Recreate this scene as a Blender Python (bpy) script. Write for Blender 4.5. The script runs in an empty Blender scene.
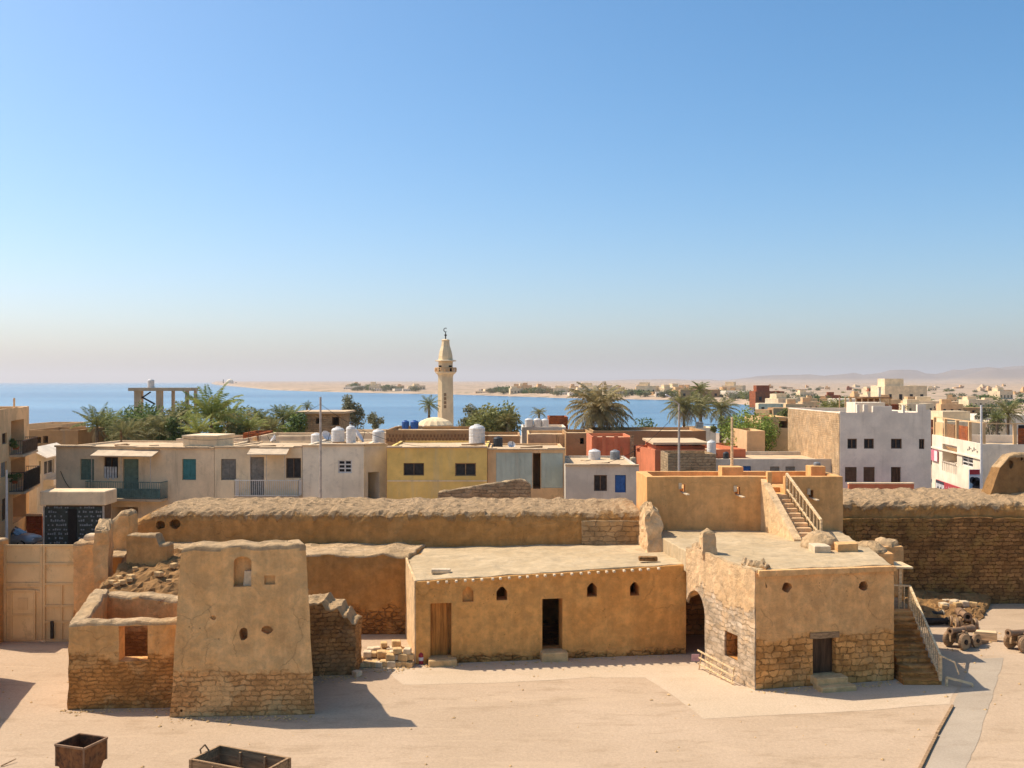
import bpy, bmesh, math, random
from mathutils import Vector, Matrix, noise
R = random.Random(7)
F, HC, HY = 1024.0, 12.0, 382.0          # focal length in pixels, eye height, horizon row
sc = bpy.context.scene
COL = sc.collection
PI = math.pi

def X_(px, Y): return (px - 512.0) * Y / F
def Z_(py, Y): return HC - (py - HY) * Y / F
def G(px, py, z=0.0):
    Y = F * (HC - z) / (py - HY)
    return Vector((X_(px, Y), Y, z))

# ------------------------------------------------------------------ materials
class MT:
    def __init__(s, name):
        s.m = bpy.data.materials.new(name); s.m.use_nodes = True
        s.nt = s.m.node_tree; s.nt.nodes.clear()
        s.out = s.nt.nodes.new('ShaderNodeOutputMaterial')
        s.bs = s.nt.nodes.new('ShaderNodeBsdfPrincipled')
        s.nt.links.new(s.bs.outputs[0], s.out.inputs[0])
        s.bs.inputs['Specular IOR Level'].default_value = 0.2
    def set(s, sock, v):
        if isinstance(v, bpy.types.NodeSocket): s.nt.links.new(v, sock)
        elif isinstance(v, (tuple, list)) and len(v) == 3 and sock.type == 'RGBA': sock.default_value = (*v, 1)
        else: sock.default_value = v
    def n(s, t, ins=None, **props):
        nd = s.nt.nodes.new('ShaderNode' + t)
        for k, v in props.items(): setattr(nd, k, v)
        for k, v in (ins or {}).items(): s.set(nd.inputs[k], v)
        return nd
    def mix(s, f, a, b, bt='MIX'):
        nd = s.nt.nodes.new('ShaderNodeMix'); nd.data_type = 'RGBA'; nd.blend_type = bt
        s.set(nd.inputs[0], f); s.set(nd.inputs[6], a); s.set(nd.inputs[7], b)
        return nd.outputs[2]
    def m_(s, op, a, b=0.0):
        nd = s.nt.nodes.new('ShaderNodeMath'); nd.operation = op
        s.set(nd.inputs[0], a); s.set(nd.inputs[1], b); return nd.outputs[0]
    def rng(s, v, a, b, c=0.0, d=1.0):
        nd = s.nt.nodes.new('ShaderNodeMapRange'); nd.interpolation_type = 'SMOOTHSTEP'
        for i, q in enumerate((v, a, b, c, d)): s.set(nd.inputs[i], q)
        return nd.outputs[0]
    def noise(s, vec, scale, detail=5.0, rough=0.6, dist=0.0):
        return s.n('TexNoise', {'Vector': vec, 'Scale': scale, 'Detail': detail, 'Roughness': rough, 'Distortion': dist}).outputs[0]
    def pos(s): return s.n('NewGeometry').outputs['Position']
    def obj(s): return s.n('TexCoord').outputs['Object']
    def scale(s, vec, v):
        nd = s.n('VectorMath', {0: vec}, operation='MULTIPLY'); nd.inputs[1].default_value = v; return nd.outputs[0]
    def done(s, col, rough=0.9, height=None, dist=0.05, strength=1.0, **kw):
        s.set(s.bs.inputs['Base Color'], col); s.set(s.bs.inputs['Roughness'], rough)
        if height is not None:
            b = s.n('Bump', {'Height': height, 'Distance': dist, 'Strength': strength})
            s.nt.links.new(b.outputs[0], s.bs.inputs['Normal'])
        for k, v in kw.items(): s.set(s.bs.inputs[k], v)
        return s.m

def mud(name, ca, cb, stone=None, kind='brick', h=0.0, hn=0.8, sa=(.42,.30,.17), sb=(.30,.20,.10), mortar=(.20,.14,.08),
        bw=.48, bh=.25, dist=.07, grime=.75, vs=(3.0,3.0,5.6), patch=.6, warm=True, top=None):
    WM = lambda c: (min(.85,c[0]*1.35), c[1]*.92, c[2]*.50)
    if warm: sa, sb, mortar = map(WM, (sa, sb, mortar))
    t = MT(name); p = t.pos()
    sx = t.n('SeparateXYZ', {0: p}); x, y, z = sx.outputs
    n1 = t.rng(t.noise(p, .33, 6), .36, .64)
    col = t.mix(n1, ca, cb)
    n2 = t.noise(p, 2.2, 9, .7)
    col = t.mix(1.0, col, t.mix(t.rng(n2, .3, .7), (grime,)*3, (1.13,1.1,1.06)), 'MULTIPLY')
    st = t.noise(t.scale(p, (2.4, 2.4, .22)), 1.0, 5, .65)
    col = t.mix(1.0, col, t.mix(t.rng(st, .42, .64), (.93,.91,.88), (1.02,1.02,1.02)), 'MULTIPLY')
    pt = t.rng(t.noise(p, .9, 7, .62, .6), .53, .60)                    # patched or flaked plaster
    col = t.mix(t.m_('MULTIPLY', pt, .35), col, tuple(c*.72 for c in cb))
    ph = t.m_('ADD', t.m_('MULTIPLY', t.noise(p, 3.2, 8, .65), 1.0), t.m_('MULTIPLY', t.noise(p, 26, 6, .7), .32))
    ph = t.m_('SUBTRACT', ph, t.m_('MULTIPLY', pt, .18))
    cv = t.n('VectorMath', {0: t.scale(p, (.55,.55,.45)), 1: t.scale(t.n('TexNoise', {'Vector': p, 'Scale': 1.3, 'Detail': 6.0}).outputs['Color'], (.5,.5,.5))}, operation='ADD').outputs[0]
    ck = t.rng(t.n('TexVoronoi', {'Vector': cv, 'Scale': 1.0, 'Randomness': 1.0}, feature='DISTANCE_TO_EDGE').outputs['Distance'], .0, .009, 1, 0)
    ck = t.m_('MULTIPLY', ck, t.rng(t.noise(p, .5, 3), .48, .6))                    # drying cracks
    pv = t.rng(t.n('TexVoronoi', {'Vector': p, 'Scale': 4.2, 'Randomness': 1.0}).outputs['Distance'], .07, .13, 1, 0)
    pv = t.m_('MULTIPLY', pv, t.rng(t.noise(p, .8, 3), .5, .6))                     # pits where pebbles fell out
    dk = t.m_('MAXIMUM', t.m_('MULTIPLY', ck, .28), t.m_('MULTIPLY', pv, .6))
    col = t.mix(dk, col, tuple(c*.35 for c in cb)); ph = t.m_('SUBTRACT', ph, t.m_('MULTIPLY', dk, .9))
    if top:                                                                         # rain-eaten upper band, sunlight painted in as a paler colour, ragged lower edge
        zt_, amp_, tc = top
        tm = t.rng(t.m_('ADD', t.m_('SUBTRACT', z, zt_), t.m_('MULTIPLY', t.m_('SUBTRACT', t.noise(t.scale(p, (2.2,2.2,.5)), 1.0, 8, .7), .5), amp_)), -.10, .16)
        tcol = t.mix(t.rng(t.noise(p, 3.5, 8, .75), .35, .65), tuple(c*.72 for c in tc), tc)
        col = t.mix(tm, col, tcol); ph = t.m_('ADD', ph, t.m_('MULTIPLY', tm, t.m_('MULTIPLY', t.noise(p, 7, 8, .75), 2.2)))
    if stone:
        wob = t.m_('MULTIPLY', t.m_('SUBTRACT', t.noise(p, 2.4, 7, .7), .5), .7)
        if kind == 'brick':
            v = t.n('CombineXYZ', {0: t.m_('ADD', t.m_('ADD', x, t.m_('MULTIPLY', y, .93)), wob), 1: t.m_('ADD', z, t.m_('MULTIPLY', wob, .55))}).outputs[0]
            b = t.n('TexBrick', {'Vector': v, 'Color1': (0,0,0), 'Color2': (1,1,1), 'Mortar': (.5,.5,.5), 'Scale': 1.0, 'Mortar Size': .022,
                                 'Mortar Smooth': .35, 'Brick Width': bw, 'Row Height': bh, 'Bias': 0.0}, offset=.5, squash=1.25, squash_frequency=3)
            cell = b.outputs['Color']; edge = b.outputs['Fac']
        else:
            v = t.n('VectorMath', {0: t.scale(p, vs), 1: t.scale(t.n('TexNoise', {'Vector': p, 'Scale': 1.8, 'Detail': 4.0}).outputs['Color'], (1.5,1.5,1.5))}, operation='ADD').outputs[0]
            e = t.n('TexVoronoi', {'Vector': v, 'Scale': 1.0, 'Randomness': .85}, feature='DISTANCE_TO_EDGE').outputs['Distance']
            c = t.n('TexVoronoi', {'Vector': v, 'Scale': 1.0, 'Randomness': .85}, feature='F1').outputs['Color']
            cell = t.n('SeparateColor', {0: c}).outputs[0]; edge = t.rng(e, .0, .16, 1.0, 0.0)
        sc_ = t.mix(cell, sa, sb)
        sc_ = t.mix(1.0, sc_, t.mix(t.rng(t.noise(p, 1.1, 8, .7), .3, .7), (.62,.58,.52), (1.25,1.2,1.12)), 'MULTIPLY')
        sc_ = t.mix(t.m_('MULTIPLY', t.m_('MULTIPLY', edge, .8), t.rng(t.noise(p, 2.6, 5, .7), .36, .6)), sc_, mortar)
        sh = t.m_('ADD', t.m_('MULTIPLY', edge, -1.3), t.m_('ADD', t.m_('MULTIPLY', cell, .35), t.m_('MULTIPLY', t.noise(p, 11, 7, .7), .6)))
        mk = t.rng(t.m_('ADD', t.m_('SUBTRACT', h, z), t.m_('MULTIPLY', t.m_('SUBTRACT', t.noise(p, .75, 6, .6), .5), 4*hn)), -.12, .12)
        mk = t.m_('MULTIPLY', mk, t.m_('SUBTRACT', 1.0, t.m_('MULTIPLY', t.rng(t.noise(p, .8, 8, .68, .5), .49, .60), patch)))
        col = t.mix(mk, col, sc_)
        mh = t.nt.nodes.new('ShaderNodeMix'); t.set(mh.inputs[0], mk); t.set(mh.inputs[2], ph); t.set(mh.inputs[3], sh)
        ph = mh.outputs[0]
    return t.done(col, .95, ph, dist)

def plaster(name, c, dirt=.25, bump=.012, stain=(.30,.22,.14), rough=.9):
    c = (min(.85, c[0]*1.3), min(.8, c[1]*1.14), c[2]*.9)
    t = MT(name); p = t.pos()
    a = t.rng(t.noise(p, .5, 7, .65), .35, .68)
    col = t.mix(a, tuple(q*.84 for q in c), tuple(min(1, q*1.08) for q in c))
    s = t.noise(t.scale(p, (1.6, 1.6, .16)), 1.0, 6, .7)
    col = t.mix(t.m_('MULTIPLY', t.rng(s, .52, .74), dirt*1.6), col, stain)
    sp = t.noise(p, 1.3, 9, .75, .5)
    col = t.mix(t.m_('MULTIPLY', t.rng(sp, .55, .66), dirt*1.5), col, tuple(q*.6 for q in c))
    return t.done(col, rough, t.noise(p, 7, 8, .7), bump)

def flat(name, c, rough=.7, var=.25, scale=4.0, metal=0.0, bump=.01):
    t = MT(name); p = t.obj()
    n = t.noise(p, scale, 6, .65)
    col = t.mix(t.rng(n, .3, .7), tuple(q*(1-var) for q in c), tuple(min(1, q*(1+var)) for q in c))
    return t.done(col, rough, t.noise(p, scale*3, 5), bump, Metallic=metal)

def wood(name, c, axis=(1.2,14,14)):
    t = MT(name); p = t.obj()
    g = t.noise(t.scale(p, axis), 1.0, 6, .65, .3)
    col = t.mix(t.rng(g, .3, .7), tuple(q*.55 for q in c), tuple(q*1.25 for q in c))
    return t.done(col, .8, g, .01)

def rust(name, c=(.27,.115,.042), d=(.09,.045,.024)):
    t = MT(name); p = t.obj()
    n = t.noise(p, 3.2, 9, .72, .4); st = t.noise(t.scale(p, (5,5,.8)), 1.0, 5, .6)
    col = t.mix(t.rng(n, .38, .62), c, d)
    col = t.mix(t.m_('MULTIPLY', t.rng(st, .5, .7), .6), col, (.30,.15,.06))
    return t.done(col, .75, n, .012, Metallic=.25)

def leaf(name, a, b, tr=.25):
    a, b = [tuple(q*1.45 for q in c) for c in (a, b)]
    t = MT(name); p = t.obj()
    rnd = t.n('ObjectInfo').outputs['Random']
    c = t.mix(t.rng(t.noise(p, 1.1, 4, .6), .33, .67), a, b)
    c = t.mix(1.0, c, t.mix(rnd, (.82,.86,.8), (1.15,1.1,1.0)), 'MULTIPLY')
    m = t.done(c, .6)
    tl = t.n('BsdfTranslucent', {'Color': c})
    mx = t.n('MixShader', {0: tr}); t.nt.links.new(t.bs.outputs[0], mx.inputs[1]); t.nt.links.new(tl.outputs[0], mx.inputs[2])
    t.nt.links.new(mx.outputs[0], t.out.inputs[0])
    return m

def sand(name, a, b, c, sc_=1.0, bump=.03):
    a, b, c = [(q[0]*.95, q[1]*.87, q[2]*.78) for q in (a, b, c)]
    t = MT(name); p = t.pos()
    col = t.mix(t.rng(t.noise(p, .16*sc_, 7, .62, .4), .35, .65), a, b)
    col = t.mix(t.m_('MULTIPLY', t.rng(t.noise(t.scale(p, (.5,1.4,1)), .8*sc_, 8, .7), .5, .68), .55), col, c)
    col = t.mix(1.0, col, t.mix(t.rng(t.noise(p, 9*sc_, 7, .75), .3, .7), (.88,.87,.85), (1.08,1.08,1.08)), 'MULTIPLY')
    peb = t.n('TexVoronoi', {'Vector': p, 'Scale': 5.0*sc_, 'Randomness': 1.0}).outputs['Distance']
    pm = t.m_('MULTIPLY', t.rng(peb, .05, .10, 1, 0), t.rng(t.noise(p, .7*sc_, 3), .52, .62))
    col = t.mix(t.m_('MULTIPLY', pm, .45), col, tuple(q*.62 for q in a))
    h = t.m_('ADD', t.noise(p, 2.4*sc_, 8, .7), t.m_('MULTIPLY', t.noise(p, 17*sc_, 6, .7), .3))
    h = t.m_('ADD', h, t.m_('MULTIPLY', pm, .4))
    return t.done(col, .97, h, bump)

M = {}
M['sand'] = sand('yard_sand', (.50,.365,.245), (.56,.42,.29), (.42,.30,.19))
M['apron'] = sand('apron_dust', (.565,.46,.335), (.61,.50,.375), (.50,.40,.28), 1.3)
M['path'] = sand('path_concrete', (.40,.345,.275), (.46,.40,.32), (.36,.30,.23), 1.6, .012)
M['lane'] = sand('lane_dust', (.40,.31,.22), (.48,.38,.27), (.34,.26,.18))
M['desert'] = sand('desert', (.46,.335,.225), (.52,.39,.27), (.36,.25,.17), .06, .5)
M['hill'] = sand('hill_rock', (.34,.24,.18), (.28,.19,.15), (.22,.15,.12), .02, 6.0)
OC, OD = (.47,.315,.175), (.40,.255,.13)
M['tower'] = mud('tower_plaster', (0.850,0.528,0.232), (0.809,0.458,0.181), True, 'brick', 1.55, .45, (.58,.44,.31), (.46,.34,.22), (.30,.22,.14), .38, .18, patch=.8)
M['ruin'] = mud('ruin_plaster', (0.820,0.463,0.176), (0.735,0.391,0.139), True, 'brick', 1.9, .5, (.44,.30,.16), (.35,.225,.11), (.24,.16,.08), .34, .15)
M['mudwall'] = mud('rampart_mud', (0.693,0.387,0.144), (0.610,0.325,0.112))
M['crown'] = mud('crumbling_mud', (0.571,0.306,0.105), (0.490,0.250,0.076), grime=.74, dist=.09, top=(5.15, 1.6, (.62,.405,.21)))  # top colour paints the sun on the upper crown
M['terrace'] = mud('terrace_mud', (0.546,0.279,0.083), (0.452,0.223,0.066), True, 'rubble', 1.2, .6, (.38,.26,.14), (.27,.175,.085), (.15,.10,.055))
M['facade'] = mud('ochre_render', (0.850,0.437,0.135), (0.788,0.371,0.102), True, 'rubble', .25, .25, (.45,.32,.18), (.34,.23,.12), (.20,.135,.07))
M['endwall'] = mud('sunlit_render', (0.820,0.560,0.308), (0.756,0.508,0.261))  # paler than the facade render: sunlight on the end wall painted in
M['roofmud'] = mud('roof_mud', (0.530,0.400,0.238), (0.470,0.348,0.199), grime=.9, dist=.035)
M['keep'] = mud('gatehouse_render', (0.850,0.508,0.219), (0.798,0.437,0.172), True, 'brick', 1.95, .35, (.60,.45,.28), (.40,.27,.14), (.15,.10,.05), .42, .24, patch=.35)
M['keepside'] = mud('sunlit_rubble', (0.840,0.564,0.308), (0.767,0.498,0.256), True, 'brick', 3.0, .7, (.70,.56,.41), (.54,.40,.26), (.50,.38,.25), .38, .2, dist=.10, patch=.6, warm=False)  # rubble paled for sun-facing walls; the sunlight is in the colour
M['merlon'] = mud('dark_merlon_mud', (.36,.20,.075), (.30,.16,.06))
M['sidewall'] = mud('bare_tan_side', (.60,.43,.26), (.56,.385,.22), True, 'brick', 60, .1, (.62,.43,.25), (.56,.37,.20), (.50,.35,.2), .4, .16, patch=.85, warm=False)
M['cap'] = mud('sunlit_worn_cap', (0.592,0.413,0.233), (0.510,0.341,0.175), grime=.74, dist=.11)  # worn wall tops, paler because sunlight is put into their colour
M['bastion'] = mud('bastion_render', (0.778,0.432,0.172), (0.715,0.387,0.144), grime=.85, dist=.025)
M['rubblewall'] = mud('curtain_masonry', (0.428,0.235,0.067), (0.367,0.198,0.052), True, 'brick', 6.0, .1, (.34,.25,.16), (.17,.125,.075), (.05,.04,.025), .44, .21, dist=.14, patch=.75)
M['stepstone'] = mud('rough_stones', (.46,.31,.16), (.40,.26,.13), True, 'brick', 6, .1, (.40,.31,.21), (.26,.20,.13), (.10,.08,.05), .36, .17, dist=.14, patch=.4)
M['course'] = mud('coursed_blocks', (.52,.33,.14), (.46,.28,.115), True, 'brick', 9, .1, (.47,.33,.18), (.40,.27,.14), (.24,.165,.09), .55, .26, warm=False)
M['block'] = flat('cut_stone', (.62,.40,.18), .92, .22, 2.5, 0, .03)
M['blockpale'] = flat('pale_stone', (.64,.49,.31), .92, .22, 2.5, 0, .03)
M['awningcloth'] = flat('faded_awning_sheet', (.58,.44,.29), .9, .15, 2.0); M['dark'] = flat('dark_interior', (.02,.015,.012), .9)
M['doorwood'] = wood('old_door_wood', (.52,.21,.045), (9,9,.8))
M['darkwood'] = wood('dark_door_wood', (.10,.055,.028), (9,9,.8))
M['plank'] = wood('weathered_plank', (.36,.22,.11))
M['railwood'] = wood('pale_rail_wood', (.80,.57,.31))
M['gate'] = plaster('gate_paint', (.60,.49,.30), .4, .004, (.40,.24,.12), .6)
M['gateframe'] = plaster('gate_frame_paint', (.54,.43,.26), .3, .004, (.34,.2,.1), .6)
M['rust'] = rust('rusty_steel'); M['iron'] = flat('black_iron', (.035,.03,.026), .6, .4, 5, .4)
M['bronze'] = rust('brown_iron', (.34,.21,.12), (.22,.13,.075))
M['cartwood'] = wood('carriage_wood', (.42,.27,.14))
M['white'] = plaster('white_paint', (.70,.635,.58), .25)
M['whiteblue'] = plaster('bluish_white_render', (.70,.645,.645), .16)
M['cream'] = plaster('cream_paint', (.66,.63,.60), .16)
M['beige'] = plaster('beige_render', (.66,.55,.42), .28)
M['beige2'] = plaster('pinkish_beige_render', (.68,.57,.44), .28)
M['yellow'] = plaster('yellow_paint', (.72,.49,.18), .2, stain=(.5,.46,.36))
M['paleblue'] = plaster('pale_blue_paint', (.38,.46,.46), .3, stain=(.3,.24,.17))
M['bluegrey'] = plaster('blue_grey_paint', (.50,.50,.49), .3)
M['red'] = plaster('red_oxide_paint', (.46,.17,.10), .25, stain=(.2,.08,.05))
M['brown'] = plaster('brown_mud_brick', (.34,.22,.12), .35)
M['tan'] = plaster('tan_render', (.58,.42,.26), .4, stain=(.5,.27,.12))
M['brick'] = mud('mud_brick', (.45,.33,.2), (.4,.28,.16), True, 'brick', 60, .1, (.47,.345,.205), (.38,.27,.155), (.27,.19,.11), .5, .22, warm=False)
M['redbrick'] = mud('red_brick', (.3,.1,.05), (.3,.1,.05), True, 'brick', 60, .1, (.36,.15,.08), (.27,.10,.055), (.3,.2,.14), .4, .18)
M['roof'] = plaster('dusty_roof', (.48,.39,.29), .4, .03)
M['concrete'] = plaster('bare_concrete', (.42,.36,.29), .3)
M['green'] = flat('green_shutter', (.14,.20,.15), .6, .2); M['teal'] = flat('teal_shutter', (.06,.20,.19), .6, .2)
M['bluedoor'] = flat('blue_door', (.035,.12,.33), .5, .2); M['grey'] = flat('grey_shutter', (.22,.20,.165), .7, .25)
M['glass'] = flat('dark_glass', (.035,.035,.035), .25, .3); M['frame'] = flat('brown_frame', (.15,.09,.05), .6)
M['whiteframe'] = flat('white_frame', (.65,.61,.55), .6, .1)
M['greenrail'] = flat('green_balcony', (.10,.16,.135), .6, .25)
M['tankwhite'] = flat('white_plastic_tank', (.66,.62,.56), .5, .1); M['tankblue'] = flat('blue_plastic_tank', (.03,.10,.30), .45, .15)
M['tankblack'] = flat('black_plastic_tank', (.04,.042,.045), .5, .2); M['tankgrey'] = flat('grey_tank', (.22,.23,.23), .5, .2)
M['minaret'] = plaster('minaret_paint', (.66,.56,.41), .1, stain=(.5,.36,.2))
M['minpale'] = plaster('minaret_trim', (.66,.60,.50), .1)
M['bark'] = flat('palm_bark', (.16,.115,.075), .95, .35, 6, 0, .05)
M['palm'] = leaf('palm_green', (.11,.125,.04), (.18,.18,.06)); M['palmolive'] = leaf('palm_olive', (.22,.19,.085), (.17,.16,.06))
M['palmlime'] = leaf('palm_lime', (.17,.20,.05), (.24,.25,.08)); M['palmdusty'] = leaf('palm_dusty', (.25,.20,.105), (.19,.16,.075)); M['dry'] = leaf('dry_fronds', (.26,.185,.095), (.20,.135,.065), .1)
M['leafdark'] = leaf('leaf_dark', (.055,.09,.025), (.10,.13,.035)); M['leafmid'] = leaf('leaf_olive', (.12,.13,.04), (.18,.175,.06))
M['leaflime'] = leaf('leaf_lime', (.14,.19,.035), (.20,.23,.05)); M['leafgrey'] = leaf('leaf_dusty', (.12,.12,.07), (.16,.15,.085))
M['poleM'] = flat('pole_paint', (.50,.42,.33), .6, .2); M['polewhite'] = flat('white_pole', (.66,.64,.6), .5, .1)
M['carsilver'] = flat('car_silver', (.36,.35,.34), .4, .05, 2, .5, 0.0); M['tyre'] = flat('tyre_rubber', (.02,.02,.02), .85, .2)
M['carglass'] = flat('car_glass', (.03,.035,.045), .08, .1, 2, 0, 0); M['signred'] = flat('sign_red', (.38,.035,.045), .5, .15)
M['signwhite'] = flat('sign_white', (.72,.70,.68), .5, .06); M['signblue'] = flat('sign_blue', (.30,.45,.58), .5, .1)
M['signdark'] = flat('sign_dark', (.025,.03,.045), .5, .2); M['signpink'] = flat('sign_pink', (.62,.17,.22), .5, .2)
M['reed'] = flat('reed_mat', (.26,.135,.06), .9, .4, 9, 0, .03); M['kioskglass'] = flat('kiosk_glass', (.02,.035,.035), .2, .4, 3)
M['pinkrag'] = flat('faded_pink_cloth', (.5,.3,.3), .9, .2); M['laundry'] = flat('hung_cloth', (.55,.53,.5), .9, .2)
# ------------------------------------------------------------------ objects
def tag(o, label=None, cat=None, group=None, kind=None):
    if label: o['label'] = label
    if cat: o['category'] = cat
    if group: o['group'] = group
    if kind: o['kind'] = kind
    return o
def thing(name, label, cat, loc=(0,0,0), rz=0.0, group=None):
    o = bpy.data.objects.new(name, None); COL.objects.link(o)
    o.location = loc; o.rotation_euler = (0,0,rz); o.empty_display_size = .3
    return tag(o, label, cat, group)
def world_of(o):
    m = Matrix.Identity(4)
    while o is not None: m = o.matrix_basis @ m; o = o.parent
    return m
def link(name, me, mat, parent=None):
    o = bpy.data.objects.new(name, me); COL.objects.link(o)
    for q in (mat if isinstance(mat, (list, tuple)) else [mat]):
        me.materials.append(M[q] if isinstance(q, str) else q)
    if parent: o.parent = parent
    return o
CAPS = {'tower','ruin','mudwall','terrace','keepside','merlon','stepstone'}  # walls whose tops take the paler sunlit cap colour
def obj(name, bm, mat, parent=None, world=True, smooth=False, origin=None):
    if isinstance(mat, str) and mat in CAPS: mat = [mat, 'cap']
    """one mesh object; vertices given in world space unless world=False (then in the parent's space)"""
    if parent is not None and world: bm.transform(world_of(parent).inverted())
    if parent is None and origin is not None: bm.transform(Matrix.Translation(-Vector(origin)))
    me = bpy.data.meshes.new(name); bm.normal_update(); bm.to_mesh(me); bm.free()
    if smooth:
        for p in me.polygons: p.use_smooth = True
    o = link(name, me, mat, parent)
    if parent is None and origin is not None: o.location = origin
    return o
def struct(name, bm, mat, smooth=False, kind='structure'):
    o = obj(name, bm, mat, None, smooth=smooth); o['kind'] = kind; return o
def copy_tree(o, loc=None, rz=None, sc_=None, label=None, parent=None):
    c = o.copy(); COL.objects.link(c); c.parent = parent
    if parent is None:
        if loc is not None: c.location = loc
        if rz is not None: c.rotation_euler = (0,0,rz)
        if sc_ is not None: c.scale = (sc_,)*3 if isinstance(sc_, (int,float)) else sc_
        if label: c['label'] = label
    for ch in [q for q in COL.objects if q.parent is o]: copy_tree(ch, parent=c)
    return c

# ------------------------------------------------------------------ shapes
def box(bm, x0, x1, y0, y1, z0, z1, mat=None, mi=0):
    vs = [bm.verts.new((x,y,z)) for z in (z0,z1) for x,y in ((x0,y0),(x1,y0),(x1,y1),(x0,y1))]
    if mat is not None:
        for v in vs: v.co = mat @ v.co
    for f in ((3,2,1,0),(4,5,6,7),(0,1,5,4),(1,2,6,5),(2,3,7,6),(3,0,4,7)):
        bm.faces.new([vs[i] for i in f]).material_index = mi
    return vs
def BX(*a, **k):
    bm = bmesh.new(); box(bm, *a, **k); return bm
def bevel(bm, w=.02, seg=1):
    bmesh.ops.bevel(bm, geom=bm.edges[:], offset=w, segments=seg, affect='EDGES', profile=.7); return bm
def tube(bm, a, b, r0, r1=None, n=8, caps=True):
    a, b = Vector(a), Vector(b); r1 = r0 if r1 is None else r1
    d = (b-a).normalized(); u = d.orthogonal().normalized(); v = d.cross(u)
    ra = [bm.verts.new(a + (u*math.cos(2*PI*i/n)+v*math.sin(2*PI*i/n))*r0) for i in range(n)]
    rb = [bm.verts.new(b + (u*math.cos(2*PI*i/n)+v*math.sin(2*PI*i/n))*r1) for i in range(n)]
    for i in range(n): bm.faces.new((ra[i], ra[(i+1)%n], rb[(i+1)%n], rb[i]))
    if caps: bm.faces.new(ra[::-1]); bm.faces.new(rb)
    return bm
def bar(bm, a, b, w, h=None):
    a, b = Vector(a), Vector(b); h = w if h is None else h
    d = (b-a); L = d.length; q = d.to_track_quat('X', 'Z').to_matrix().to_4x4()
    box(bm, 0, L, -w/2, w/2, -h/2, h/2, Matrix.Translation(a) @ q); return bm
def lathe(bm, prof, n=16, c=(0,0,0), rib=0.0, M_=None):
    rings = []
    for r, z in prof:
        rings.append([bm.verts.new(Vector(c)+Vector((r*(1+rib*(i%2))*math.cos(2*PI*i/n), r*(1+rib*(i%2))*math.sin(2*PI*i/n), z))) for i in range(n)])
    for a, b in zip(rings, rings[1:]):
        for i in range(n): bm.faces.new((a[i], a[(i+1)%n], b[(i+1)%n], b[i]))
    bm.faces.new(rings[0][::-1]); bm.faces.new(rings[-1])
    if M_ is not None:
        for ring in rings:
            for v in ring: v.co = M_ @ v.co
    return bm
def prism(bm, pts, y0, y1, M_=None):
    """outline pts in (x,z) pushed from y0 to y1"""
    a = [bm.verts.new((x, y0, z)) for x, z in pts]; b = [bm.verts.new((x, y1, z)) for x, z in pts]
    if M_ is not None:
        for v in a+b: v.co = M_ @ v.co
    n = len(pts)
    bm.faces.new(a); bm.faces.new(b[::-1])
    for i in range(n): bm.faces.new((a[(i+1)%n], a[i], b[i], b[(i+1)%n]))
    bmesh.ops.recalc_face_normals(bm, faces=bm.faces[:]); return bm
def arch(w, h, rise=None, n=9, pointed=False, z0=0.0):
    """arched outline of width w, total height h, centred on x=0"""
    r = w/2; rise = r if rise is None else rise
    p = [(-r, z0), (r, z0)]
    for i in range(n+1):
        a = PI*i/n
        x = r*math.cos(a); zz = math.sin(a)
        if pointed: zz = 1-abs(x/r)**1.5
        p.append((x, z0+h-rise+rise*zz))
    return p
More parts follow.
